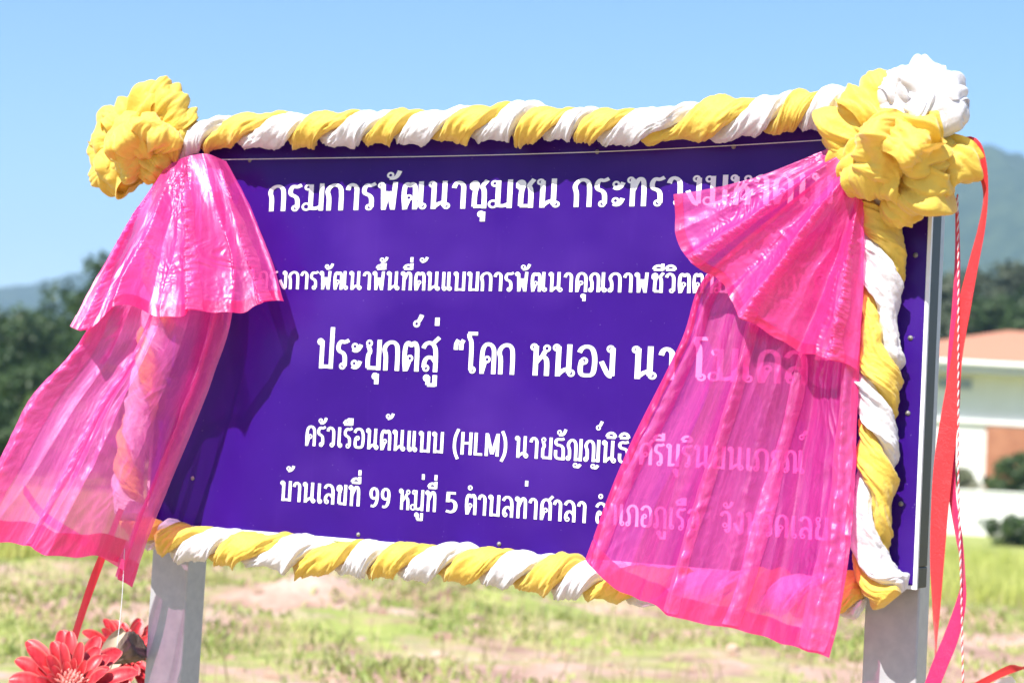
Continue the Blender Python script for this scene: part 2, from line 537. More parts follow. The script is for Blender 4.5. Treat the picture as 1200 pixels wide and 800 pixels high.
nc = 900
cp = np.stack([(RNG.random(nc) - .5) * 15 + .3, 12 + 9.5 * RNG.random(nc)], 1)
cp = cp[fbm(np.stack([cp[:, 0] * .5, cp[:, 1] * .5, 0 * cp[:, 0] + 3], 1), 31, 3) > -.05]
oct_v = np.array([(1, 0, 0), (.5, .86, 0), (-.5, .86, 0), (-1, 0, 0), (-.5, -.86, 0), (.5, -.86, 0), (.62, .36, .62), (-.62, .36, .6), (0, -.7, .58), (0, 0, .9)], float)
oct_f = [(0, 1, 6), (1, 2, 7, 6), (2, 3, 7), (3, 4, 8, 7), (4, 5, 8), (5, 0, 6, 8), (6, 7, 9), (7, 8, 9), (8, 6, 9)]
CV, CF = [], []
for k, (x_, y_) in enumerate(cp):
    sz = RNG.uniform(.02, .075) * (1 + (RNG.random() < .08))
    v_ = oct_v * (1 + RNG.normal(0, .16, (10, 3))) * sz * np.array([1, 1, .8])
    a_ = RNG.uniform(0, 6.28)
    v_ = np.stack([v_[:, 0] * math.cos(a_) - v_[:, 1] * math.sin(a_), v_[:, 0] * math.sin(a_) + v_[:, 1] * math.cos(a_), v_[:, 2]], 1)
    CV.append(v_ + np.array([x_, y_, float(ground_z(np.array([x_]), np.array([y_]))[0]) - sz * .1]))
    CF += [tuple(q + 10 * k for q in f_) for f_ in oct_f]
CLOD = simple('soil_clods', (0.26, 0.16, 0.11), (0.50, 0.36, 0.27), 4, 0.9, 0.4, 0.01, spec=.15)
tag(mk('rubble', np.vstack(CV), CF, CLOD, loc=(0, 17, 0)), 'reddish soil clods lying on the bare dirt bank', 'soil clods', kind='stuff')
n3 = 5200
sp_ = np.stack([(RNG.random(n3) - .5) * 15 + .3, 12 + 10 * RNG.random(n3)], 1)
sp_ = sp_[fbm(np.stack([sp_[:, 0] * .6, sp_[:, 1] * .6, 0 * sp_[:, 0] + 8], 1), 41, 3) > .0]
V, Fs = blades(len(sp_), sp_, 0.08, 0.34, 0.006, 0.9, 15)
tag(mk('dry_grass', V, Fs, leafy('dry_straw', (0.34, 0.27, 0.13), (0.58, 0.49, 0.28), 1.5, .3), loc=(0, 17, 0)), 'dry straw coloured stalks between the weeds on the bank', 'dry grass', kind='stuff')

# ------------------------------------------------------------------ trees and shrubs
LEAF = [leafy('dark_foliage', (0.018, 0.046, 0.010), (0.065, 0.115, 0.026), 0.35),
        leafy('mid_foliage', (0.030, 0.065, 0.014), (0.085, 0.13, 0.035), 0.5),
        leafy('bright_foliage', (0.05, 0.10, 0.018), (0.14, 0.20, 0.055), 0.7),
        leafy('grey_foliage', (0.040, 0.062, 0.030), (0.10, 0.12, 0.065), 0.4),
        leafy('pale_blossom_foliage', (0.10, 0.14, 0.05), (0.45, 0.42, 0.30), 2.5)]
BARK = simple('bark', (0.07, 0.055, 0.04), (0.16, 0.13, 0.10), 3, 0.9, 0.5, 0.05, stretch=(1, 1, .2))

def foliage(c, rad, n, leaf, seed, clumps=26):
    r = np.random.default_rng(seed)
    c, rad = np.asarray(c, float), np.asarray(rad, float)
    d = r.normal(0, 1, (clumps, 3)); d /= np.linalg.norm(d, axis=1)[:, None]
    cc = d * (r.uniform(.25, 1.0, clumps) ** .6)[:, None] * rad
    cr = r.uniform(.22, .46, clumps) * rad.mean()
    k = r.integers(0, clumps, n)
    q = r.normal(0, 1, (n, 3)); q /= np.linalg.norm(q, axis=1)[:, None]
    P = c + cc[k] + q * (cr[k] * r.uniform(.45, 1.05, n))[:, None] * np.array([1, 1, .8])
    nrm = q + r.normal(0, .6, (n, 3)); nrm /= np.linalg.norm(nrm, axis=1)[:, None]
    t = np.cross(nrm, r.normal(0, 1, (n, 3))); t /= np.linalg.norm(t, axis=1)[:, None]
    b = np.cross(nrm, t)
    s = (leaf * r.uniform(.6, 1.4, n))[:, None]
    V = np.stack([P - t * s, P + b * s * .42, P + t * s, P - b * s * .42], 1).reshape(-1, 3)
    Fq = (np.arange(n)[:, None] * 4 + np.arange(4)).tolist()
    return V, Fq, c + cc

def tree(name, px, Y, top, crown_h, wid, mat_i, label, cat='tree', seed=1, n=5200, leaf=0.17, group=None, clumps=30):
    """tree whose foot stands on the ground under pixel column px at distance Y; top = height"""
    x = atY(px, 560, Y)[0]
    foot = np.array([x, Y, float(ground_z(np.array([x]), np.array([Y]))[0]) - .05])
    t = thing(name, foot, label, cat, group)
    c = foot + np.array([0, 0, top - crown_h / 2])
    V, Fq, cc = foliage(c, (wid / 2, wid / 2, crown_h / 2 * .92), n, leaf, seed, clumps)
    mk('crown', V, Fq, LEAF[mat_i], t)
    r = np.random.default_rng(seed + 50)
    mb = MB()
    h = top - crown_h * .55
    lean = r.uniform(-.25, .25, 2) * .25 * h
    tp = foot + np.array([lean[0], lean[1], h])
    tr = max(.03, top * .018)
    pts_ = [foot, foot + (tp - foot) * .4 + np.array([r.uniform(-.1, .1) * tr * 8, 0, 0]), tp]
    mb.tube(resample(pts_, 9), np.linspace(tr * 1.25, tr * .6, 9), 9)
    for q in cc[:7]:
        mid = (tp + q) / 2 + np.array([0, 0, -.12 * np.linalg.norm(q - tp)])
        mb.tube(resample([tp - np.array([0, 0, h * .12]), mid, q], 6), np.linspace(tr * .5, tr * .12, 6), 6)
    mb.build('trunk', BARK, t, smooth=True)
    return t

# left wood
tree('broadleaf_tree', 20, 74, 6.6, 5.8, 6.2, 0, 'dark round broadleaf tree at the far left edge below the low hill', seed=1, group='trees left of the sign')
tree('broadleaf_tree', 68, 78, 7.4, 6.4, 5.0, 0, 'dark broadleaf tree with an uneven top between the left edge tree and the tall one', seed=2, group='trees left of the sign')
tree('broadleaf_tree', 118, 70, 8.4, 7.4, 3.6, 0, 'tallest dark tree left of the sign, rising past the pink drape', seed=3, group='trees left of the sign')
tree('broadleaf_tree', -40, 72, 6.2, 5.6, 6.0, 0, 'dark broadleaf tree mostly cut off by the left edge', seed=4, group='trees left of the sign')
tree('broadleaf_tree', 200, 76, 6.6, 5.8, 7.0, 0, 'dark broadleaf tree half hidden behind the left pink drape', seed=31, group='trees left of the sign')
tree('shrub', 40, 58, 3.6, 3.4, 3.0, 1, 'mid green bushy shrub in front of the dark trees', 'shrub', seed=5, group='shrubs left of the sign', n=4200, leaf=.12)
tree('shrub', 66, 50, 3.0, 2.9, 2.2, 2, 'bright green leafy shrub beside the pink drape', 'shrub', seed=6, group='shrubs left of the sign', n=4200, leaf=.12)
tree('shrub', 8, 52, 2.3, 2.2, 2.4, 0, 'low dark shrub at the left edge below the other shrubs', 'shrub', seed=7, group='shrubs left of the sign', n=3600, leaf=.11)
tree('shrub', 130, 54, 2.6, 2.5, 3.0, 1, 'low green shrub seen through the left pink drape', 'shrub', seed=8, group='shrubs left of the sign', n=3600, leaf=.11)
# belt behind the house
for k, (px, top, wd, mi, lab) in enumerate([
        (1062, 13.0, 6.0, 3, 'grey green tall tree just behind the right post'),
        (1118, 13.6, 5.4, 3, 'grey green tall tree between the steel post and the hanging ribbons'),
        (1152, 12.6, 4.6, 0, 'darker tall tree behind the hanging ribbons, above the orange roof'),
        (1190, 14.0, 6.0, 3, 'grey green tree above the orange roof near the right edge'),
        (1235, 13.2, 6.0, 0, 'dark tree past the right edge above the orange roof')]):
    tree('tall_tree', px, 104 + (k % 2) * 5, top + 1.2, top * .85, wd, mi, lab, seed=11 + k, group='tall trees behind the house', n=9000, leaf=.24)

# ------------------------------------------------------------------ house and wall
def roof_mat(m):
    nt = m.node_tree; b = nt.nodes['Principled BSDF']
    tc = node(nt, 'ShaderNodeTexCoord'); wv = node(nt, 'ShaderNodeTexWave')
    wv.bands_direction = 'Z'; wv.inputs['Scale'].default_value = 3.2; wv.wave_profile = 'SAW'
    nt.links.new(tc.outputs['Object'], wv.inputs['Vector'])
    bump(nt, wv.outputs['Fac'], b, .6, .05)
    return m
ROOF = simple('orange_roof_tiles', (0.46, 0.195, 0.115), (0.54, 0.25, 0.155), 1.2, 0.7, 0.3, 0.03, stretch=(.3, 6, 6))
HWALL = simple('cream_render', (0.76, 0.74, 0.70), (0.82, 0.80, 0.77), 1.5, 0.8, 0.1, 0.01)
BRICKR = simple('red_brown_render', (0.34, 0.13, 0.07), (0.42, 0.18, 0.10), 1.5, 0.8, 0.1, 0.01)
SOFFIT = simple('grey_soffit', (0.56, 0.56, 0.58), (0.62, 0.62, 0.63), 1.5, 0.8, 0.05, 0.01)
GLASS = simple('window_glass', (0.22, 0.27, 0.32), (0.28, 0.33, 0.38), 1, 0.08, 0.0)
WWALL = simple('white_wall_paint', (0.78, 0.77, 0.74), (0.84, 0.83, 0.81), 1.5, 0.8, 0.1, 0.01)

HY = 60.0
hx0 = atY(1022, 430, HY)[0]
roof_mat(ROOF)
house = thing('house', (hx0 + 7, HY, 0), 'cream house with an orange tiled hip roof behind the white wall', 'house')
X0, X1, YF, YB, EH = hx0, hx0 + 14.5, HY, HY + 10.0, 5.0
mb = MB().aabox((X0, YF, -.1), (X1, YB, EH)); mb.build('wall', HWALL, house)
ov = 1.1
a = [(X0 - ov, YF - ov, EH + .22), (X1 + ov, YF - ov, EH + .22), (X1 + ov, YB + ov, EH + .22), (X0 - ov, YB + ov, EH + .22)]
rz = EH + .22 + 1.5
rg = [((X0 + 5.6), (YF + YB) / 2, rz), ((X1 - 5.6), (YF + YB) / 2, rz)]
mk('roof', a + rg, [(0, 1, 5, 4), (1, 2, 5), (2, 3, 4, 5), (3, 0, 4), (3, 2, 1, 0)], ROOF, house)
mb = MB().aabox((X0 - ov + .05, YF - ov + .05, EH - .12), (X1 + ov - .05, YB + ov - .05, EH + .215)); mb.build('eaves', SOFFIT, house)
MB().tube([(X0 - ov - .06, YF - ov - .07, EH + .16), (X1 + ov + .06, YF - ov - .07, EH + .16)], .075, 8).build('gutter', WWALL, house, True)
mb = MB().aabox((X0 - .12, YF - .14, 3.30), (X1 + .12, YF - .004, 3.44)); mb.build('ledge', WWALL, house)
xb = atY(1156, 500, HY)[0]
MB().aabox((xb, YF - .10, -.1), (xb + 3.6, YF - .006, 3.24)).build('entrance_panel', BRICKR, house)
for (p0, p1, z0, z1) in ((1098, 1140, 4.35, 4.75),):
    wx0, wx1 = atY(p0, 440, HY)[0], atY(p1, 440, HY)[0]
    wf = MB().aabox((wx0, YF - .06, z0), (wx1, YF - .005, z1)).build('window', SOFFIT, house)
    MB().aabox((wx0 + .06, YF - .075, z0 + .06), (wx1 - .06, YF - .062, z1 - .06)).build('pane', GLASS, wf)
xw = xb + 5.0
wf = MB().aabox((xw, YF - .06, 3.6), (xw + 1.8, YF - .005, 4.6)).build('window', SOFFIT, house)
MB().aabox((xw + .08, YF - .075, 3.68), (xw + 1.72, YF - .062, 4.52)).build('pane', GLASS, wf)

WY = 52.0
wx0 = atY(985, 600, WY)[0]
wl = thing('boundary_wall', (wx0 + 9, WY, 0), 'long low white painted wall along the far edge of the field', 'wall')
MB().aabox((wx0, WY, -.1), (wx0 + 19, WY + .15, 1.17)).build('wall', WWALL, wl)
MB().aabox((wx0 - .03, WY - .04, 1.173), (wx0 + 19.03, WY + .19, 1.24)).build('coping', WWALL, wl)
tree('shrub', 1196, 55.5, 2.6, 2.3, 1.7, 1, 'dark green bush standing between the white wall and the house', 'shrub', seed=41, group='shrubs by the white wall', n=4200, leaf=.11)
tree('shrub', 1126, 56, 2.2, 1.9, 0.9, 4, 'pale flowering bush behind the white wall and the ribbons', 'shrub', seed=42, group='shrubs by the white wall', n=2200, leaf=.09)
tree('shrub', 1188, 45, 0.75, 0.7, 1.4, 1, 'small dark shrub growing at the foot of the white wall', 'shrub', seed=43, group='shrubs by the white wall', n=1800, leaf=.07)

# ------------------------------------------------------------------ the sign
sign = thing('sign_board', bw(-1.25, 0, -.12), 'purple notice board with white lettering on two steel posts', 'sign board')
BU0, BU1, BV0, BV1 = -2.560, 0.012, 1.295, 2.565
c = bw((BU0 + BU1) / 2, (BV0 + BV1) / 2, -.006)
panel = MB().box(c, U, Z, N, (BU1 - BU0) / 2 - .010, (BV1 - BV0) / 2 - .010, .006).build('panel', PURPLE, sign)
# edging: four strips round the panel
mb = MB()
hw = (BU1 - BU0) / 2; hh = (BV1 - BV0) / 2; cu = (BU0 + BU1) / 2; cv = (BV0 + BV1) / 2
for (u_, v_, a_, b_) in ((cu, BV0 + .005, hw, .005), (cu, BV1 - .005, hw, .005)):
    mb.box(bw(u_, v_, -.0035), U, Z, N, a_, b_, .0065)
for u_ in (BU0 + .005, BU1 - .005):
    mb.box(bw(u_, cv, -.0035), U, Z, N, .005, hh - .010, .0065)
mb.build('edging', WPAINT, sign)
# frame behind the panel
mb = MB()
FD = .045
for v_ in (BV0 + .03, BV1 - .03, cv):
    mb.box(bw(cu, v_, -.0125 - FD), U, Z, N, hw - (.002 if v_ != cv else .06), .028, FD)
for u_ in (BU0 + .03, BU1 - .03):
    mb.box(bw(u_, cv, -.0125 - FD), U, Z, N, .028, hh - .0585, FD)
bevel(mb.build('frame', FRAMEM, sign), .003)
# posts
pw = -.0125 - 2 * FD - .001
ul = uv(175, 700, pw)[0]
for (u0_, u1_) in ((ul, ul + .150), (BU1 - .170, BU1 - .020)):
    c = bw((u0_ + u1_) / 2, 1.22, pw - .052)
    o = MB().box(c, U, Z, N, (u1_ - u0_) / 2, 1.28, .052).build('post', STEEL, sign)
    bevel(o, .006, 3)
# bolts with washers
BOLTM = simple('dull_zinc_bolt', (0.20, 0.19, 0.18), (0.30, 0.29, 0.28), 60, 0.5, 0.0, 0.002, 0.3)
def bolt(u_, v_):
    a = np.linspace(0, 2 * PI, 20, endpoint=False)
    prof = [(0.0068, 0.0005), (0.0068, .002), (.0045, .0024), (.0040, .0042), (.0024, .0054), (0.0003, .0057)]
    vs_ = [bw(u_ + r_ * math.cos(t_), v_ + r_ * math.sin(t_), w_) for r_, w_ in prof for t_ in a]
    f_ = grid_faces(len(prof), 20, True).tolist() + [tuple(range((len(prof) - 1) * 20, len(prof) * 20))]
    mk('bolt', vs_, f_, BOLTM, sign, True)
for px, py in ((1073, 299), (1067, 396), (1064, 484), (1056, 590), (585, 637), (293, 188), (700, 178), (860, 172), (420, 626), (235, 420), (226, 560)):
    bolt(*uv(px, py))

# ---- lettering: every glyph as strokes on a unit-high box, loops as rings
G = {
 'ก': (.63, [[(.10, 0), (.10, .50), (.02, .68), (.08, .84), (.24, .94), (.42, .92), (.53, .76), (.53, 0)]], []),
 'ร': (.50, [[(.34, .10), (.34, .42), (.26, .54), (.08, .60), (.06, .78), (.16, .93), (.30, .88), (.46, .96)]], [(.26, .10)]),
 'ม': (.74, [[(.25, .97), (.25, .10)], [(.22, .10), (.44, .07), (.62, .16)], [(.63, 1), (.63, 0)]], [(.13, .87), (.10, .15, 1.3)]),
 'น': (.72, [[(.17, .93), (.17, 0)], [(.17, .05), (.34, .20), (.56, .26)], [(.52, 1), (.52, .10)]], [(.10, .89), (.60, .11)]),
 'า': (.48, [[(.04, .74), (.09, .90), (.22, .95), (.36, .84), (.36, .60), (.36, 0)]], []),
 'พ': (.72, [[(.15, .92), (.20, .0)], [(.20, .06), (.35, .66)], [(.37, .66), (.50, .06)], [(.51, 0), (.57, 1)]], [(.09, .89)]),
 'ฒ': (.86, [[(.14, 0), (.08, .45), (.10, .86), (.22, .95), (.28, .82), (.36, .95), (.46, .84), (.47, .5), (.47, 0)], [(.24, .34), (.13, .03)], [(.47, .05), (.56, .18), (.70, .24)], [(.66, 1), (.66, .10)]], [(.26, .42), (.74, .11)]),
 'ช': (.62, [[(.10, .70), (.08, .88), (.20, .95), (.27, .82), (.18, .58), (.18, .07)], [(.16, .07), (.50, .07)], [(.50, .0), (.50, .66), (.40, .76), (.58, .99)]], [(.16, .74)]),
 'ข': (.62, [[(.10, .70), (.08, .88), (.20, .95), (.27, .82), (.18, .58), (.18, .07)], [(.16, .07), (.50, .07)], [(.50, .0), (.50, 1)]], [(.16, .74)]),
 'ะ': (.44, [[(.06, .66), (.16, .60), (.28, .66), (.36, .82)], [(.06, .10), (.16, .05), (.28, .10), (.36, .28)]], [(.13, .76), (.13, .20)]),
 'ท': (.66, [[(.17, .93), (.17, 0)], [(.19, .55), (.34, .92), (.47, .94), (.54, .78), (.54, 0)]], [(.10, .89)]),
 'ว': (.52, [[(.04, .76), (.09, .90), (.22, .95), (.38, .84), (.40, .55), (.40, .10)]], [(.32, .11)]),
 'ง': (.52, [[(.40, .92), (.40, .06)], [(.40, .04), (.28, .06), (.05, .50)]], [(.32, .89)]),
 'ห': (.66, [[(.17, .93), (.17, 0)], [(.18, .40), (.36, .62), (.50, .56), (.54, .40), (.54, 0)], [(.38, .60), (.46, .76)]], [(.10, .89), (.52, .86)]),
 'ด': (.64, [[(.14, 0), (.08, .40), (.11, .80), (.24, .95), (.42, .94), (.54, .80), (.55, .5), (.55, 0)], [(.26, .34), (.15, .03)]], [(.28, .42)]),
 'ต': (.64, [[(.14, 0), (.08, .40), (.10, .84), (.22, .96), (.32, .80), (.42, .96), (.53, .84), (.55, .5), (.55, 0)], [(.26, .34), (.15, .03)]], [(.28, .42)]),
 'ค': (.64, [[(.12, 0), (.10, .45), (.12, .80), (.24, .95), (.42, .94), (.54, .80), (.55, .5), (.55, 0)], [(.13, .08), (.22, .40)]], [(.30, .46)]),
 'ศ': (.64, [[(.12, 0), (.10, .45), (.12, .80), (.24, .95), (.42, .94), (.54, .80), (.55, .5), (.55, 0)], [(.13, .08), (.22, .40)], [(.44, .90), (.66, 1.12)]], [(.30, .46)]),
 'ไ': (.40, [[(.18, .10), (.18, 1.0), (.08, 1.2), (.16, 1.34), (.28, 1.22), (.36, 1.36)]], [(.25, .11)]),
 'ใ': (.40, [[(.18, .10), (.18, 1.0), (.12, 1.2), (.2, 1.36), (.32, 1.30)]], [(.25, .11), (.30, 1.22)]),
 'โ': (.38, [[(.15, .10), (.15, 1.0), (.06, 1.12), (.04, 1.26)], [(.0, 1.27), (.36, 1.27)]], [(.22, .11)]),
 'เ': (.32, [[(.12, .98), (.12, .10)]], [(.19, .11)]),
 'แ': (.60, [[(.12, .98), (.12, .10)], [(.40, .98), (.40, .10)]], [(.19, .11), (.47, .11)]),
 'ย': (.64, [[(.12, .80), (.22, .60), (.12, .48), (.14, .07)], [(.12, .07), (.54, .07)], [(.54, 0), (.54, 1)]], [(.16, .88)]),
 'บ': (.66, [[(.17, .93), (.17, .0)], [(.17, .07), (.54, .07)], [(.54, .0), (.54, 1)]], [(.10, .89)]),
 'ป': (.66, [[(.17, .93), (.17, .0)], [(.17, .07), (.54, .07)], [(.54, .0), (.54, 1.38)]], [(.10, .89)]),
 'ณ': (.90, [[(.16, .10), (.16, .50), (.06, .68), (.12, .86), (.26, .95), (.40, .90), (.48, .74), (.48, .0)], [(.48, .05), (.58, .18), (.74, .24)], [(.70, 1), (.70, .10)]], [(.09, .11), (.78, .11)]),
 'ภ': (.68, [[(.17, .10), (.17, .50), (.06, .68), (.13, .86), (.28, .95), (.46, .92), (.57, .76), (.57, 0)]], [(.10, .11)]),
 'ล': (.62, [[(.05, .76), (.12, .90), (.28, .96), (.46, .86), (.52, .60), (.52, 0)], [(.52, .30), (.40, .46), (.22, .48), (.11, .34), (.10, .14)]], [(.18, .12)]),
 'ส': (.62, [[(.05, .76), (.12, .90), (.28, .96), (.46, .86), (.52, .60), (.52, 0)], [(.52, .30), (.40, .46), (.22, .48), (.11, .34), (.10, .14)], [(.40, .92), (.62, 1.12)]], [(.18, .12)]),
 'อ': (.64, [[(.14, .52), (.09, .30), (.12, .07), (.30, .05), (.50, .07), (.55, .30), (.55, .65), (.46, .90), (.28, .96), (.12, .90), (.05, .76)]], [(.21, .50)]),
 'จ': (.56, [[(.05, .76), (.11, .90), (.26, .96), (.42, .86), (.46, .60), (.46, .20), (.38, .04), (.26, .20)]], [(.24, .36)]),
 'ธ': (.60, [[(.52, .98), (.40, .93), (.16, .95), (.06, .82), (.14, .68), (.38, .66), (.50, .54), (.50, .0)], [(.50, .06), (.10, .06), (.10, .44)]], []),
 'ญ': (.84, [[(.16, .10), (.16, .50), (.06, .68), (.12, .86), (.26, .95), (.40, .90), (.48, .74), (.48, .0)], [(.48, .07), (.72, .07)], [(.72, .0), (.72, 1)], [(.50, -.22), (.62, -.30), (.74, -.14)]], [(.09, .11), (.48, -.20)]),
 'ษ': (.72, [[(.17, .93), (.17, .0)], [(.17, .07), (.54, .07)], [(.54, .0), (.54, 1)], [(.40, .50), (.66, .58)]], [(.10, .89), (.38, .46)]),
 'ฤ': (.68, [[(.17, .10), (.17, .50), (.06, .68), (.13, .86), (.28, .95), (.46, .92), (.57, .76), (.57, -.4)]], [(.10, .11)]),
 'ฎ': (.66, [[(.17, .10), (.17, .50), (.06, .68), (.13, .86), (.28, .95), (.46, .92), (.55, .76), (.55, -.2)], [(.5, -.22), (.1, -.22)]], [(.10, .11)]),
 ' ': (.34, [], []),
 '9': (.56, [[(.12, .08), (.28, .05), (.42, .22), (.46, .60), (.42, .86), (.27, .95), (.12, .86), (.08, .66), (.14, .48), (.28, .42), (.44, .52)]], []),
 '5': (.56, [[(.46, .95), (.16, .95)], [(.14, 1.0), (.12, .52)], [(.12, .56), (.28, .62), (.44, .52), (.48, .32), (.42, .12), (.26, .04), (.06, .10)]], []),
 'H': (.62, [[(.10, 0), (.10, 1.05)], [(.52, 0), (.52, 1.05)], [(.10, .54), (.52, .54)]], []),
 'L': (.50, [[(.10, 0), (.10, 1.05)], [(.10, .05), (.46, .05)]], []),
 'M': (.76, [[(.10, 0), (.10, 1.05)], [(.66, 0), (.66, 1.05)], [(.12, 1.0), (.37, .10)], [(.39, .10), (.64, 1.0)]], []),
 '(': (.34, [[(.28, 1.18), (.12, .85), (.08, .45), (.12, .1), (.28, -.22)]], []),
 ')': (.34, [[(.04, 1.18), (.20, .85), (.24, .45), (.20, .1), (.04, -.22)]], []),
 '“': (.46, [[(.17, 1.06), (.09, .94), (.09, .74)], [(.37, 1.06), (.29, .94), (.29, .74)]], []),
 '”': (.44, [[(.12, .72), (.18, .86), (.14, 1.0)], [(.30, .72), (.36, .86), (.32, 1.0)]], [(.12, .98), (.30, .98)]),
}
MARK = {   # x measured back from the right edge of the letter below
 'ิ': ([[(-.52, 1.14), (-.08, 1.14)], [(-.52, 1.16), (-.46, 1.30), (-.28, 1.36), (-.12, 1.28), (-.08, 1.14)]], []),
 'ี': ([[(-.52, 1.14), (-.08, 1.14)], [(-.52, 1.16), (-.46, 1.30), (-.28, 1.36), (-.12, 1.28)], [(-.10, 1.10), (-.10, 1.44)]], []),
 'ื': ([[(-.52, 1.14), (-.08, 1.14)], [(-.52, 1.16), (-.46, 1.30), (-.30, 1.34)], [(-.24, 1.12), (-.24, 1.44)], [(-.08, 1.10), (-.08, 1.44)]], []),
 'ั': ([[(-.36, 1.14), (-.22, 1.13), (-.10, 1.20), (-.02, 1.40)]], [(-.34, 1.25)]),
 'ํ': ([], [(-.40, 1.26)]),
 '่': ([[(-.12, 1.50), (-.12, 1.76)]], []),
 '้': ([[(-.28, 1.50), (-.16, 1.52), (-.04, 1.60), (.02, 1.76)]], [(-.26, 1.62)]),
 '์': ([[(-.16, 1.60), (-.08, 1.66), (.0, 1.84)]], [(-.18, 1.55)]),
 'ุ': ([[(-.14, -.12), (-.14, -.46)]], [(-.20, -.20)]),
 'ู': ([[(-.34, -.16), (-.34, -.42)], [(-.36, -.42), (-.08, -.42)], [(-.10, -.10), (-.10, -.46)]], [(-.40, -.2)]),
}
HX, HYY = .082, .056           # half stroke widths of upright and level strokes

def chaikin(p, n=2):
    p = np.asarray(p, float)
    for _ in range(n if len(p) > 2 else 0):
        a = p[:-1] * .75 + p[1:] * .25
        b = p[:-1] * .25 + p[1:] * .75
        p = np.vstack([p[:1], np.stack([a, b], 1).reshape(-1, 2)[1:-1], p[-1:]])
    return p

def stroke_mesh(p, sc=1.0):
    p = chaikin(p)
    d = np.gradient(p, axis=0)
    d /= np.linalg.norm(d, axis=1)[:, None] + 1e-9
    off = np.stack([-d[:, 1] * HX, d[:, 0] * HYY], 1) * sc
    v = np.stack([p + off, p - off], 1).reshape(-1, 2)
    f = [(2 * i, 2 * i + 1, 2 * i + 3, 2 * i + 2) for i in range(len(p) - 1)]
    return v, f

def ring_mesh(cx_, cy_, k_=1.0):
    a = np.linspace(0, 2 * PI, 14, endpoint=False)
    o_ = np.stack([cx_ + .128 * k_ * np.cos(a), cy_ + .118 * k_ * np.sin(a)], 1)
    i_ = np.stack([cx_ + .052 * k_ * k_ * np.cos(a), cy_ + .050 * k_ * k_ * np.sin(a)], 1)
    f = [(k, (k + 1) % 14, 14 + (k + 1) % 14, 14 + k) for k in range(14)]
    return np.vstack([o_, i_]), f

def word_pieces(s):
    x, out, last = 0.0, [], .6
    for ch in s.replace('ำ', 'ํา'):
        if ch in MARK:
            st, lp = MARK[ch]
            dx = x - .07
            if out and last > .8: dx -= .0
            for p in st: out.append(('s', np.asarray(p) + (dx, 0)))
            for q in lp: out.append(('r', np.asarray(q, float) + (dx, 0)))
        else:
            wd, st, lp = G[ch]
            for p in st: out.append(('s', np.asarray(p, float) + (x, 0)))
            for q in lp: out.append(('r', np.asarray(q, float) + (x, 0, 0)[:len(q)]))
            x += wd + .07
            last = wd
    return out, x - .14

def text_line(words, v, h):
    k = 0
    for s, u0, u1 in words:
        mb = MB()
        pcs, wid = word_pieces(s)
        sx = (u1 - u0) / wid
        for kind, p in pcs:
            v2, f = stroke_mesh(p) if kind == 's' else ring_mesh(*p)
            lift = .0012 + .00012 * (k % 9); k += 1
            mb.add([bw(u0 + q[0] * sx, v + q[1] * h, lift) for q in v2], f)
        mb.build('lettering', WLET, sign)

def wd(s, x0, x1, y):
    return (s, uv(x0, y)[0], uv(x1, y)[0])
text_line([wd('กรมการพัฒนาชุมชน', 315, 653, 246), wd('กระทรวงมหาดไทย', 672, 1003, 240)], 2.325, .086)
text_line([wd('โครงการพัฒนาพื้นที่ต้นแบบการพัฒนาคุณภาพชีวิต', 293, 808, 341), wd('ตามหลักทฤษฎีใหม่', 811, 1012, 346)], 2.075, .058)
text_line([wd('ประยุกต์สู่', 371, 511, 436), wd('“โคก', 530, 601, 440), wd('หนอง', 621, 719, 442), wd('นา', 740, 789, 444), wd('โมเดล”', 812, 968, 447)], 1.827, .094)
text_line([wd('ครัวเรือนต้นแบบ', 357, 519, 525), wd('(HLM)', 530, 593, 534), wd('นายธัญญ์นิธิ', 603, 736, 540), wd('ศรีบุรินบนเภรณ์', 748, 941, 550)], 1.583, .064)
text_line([wd('บ้านเลขที่', 328, 421, 590), wd('99', 432, 456, 596), wd('หมู่ที่', 467, 510, 600), wd('5', 521, 534, 603), wd('ตำบลท่าศาลา', 544, 686, 610),
           wd('อำเภอภูเรือ', 697, 818, 620), wd('จังหวัดเลย', 843, 969, 629)], 1.406, .063)

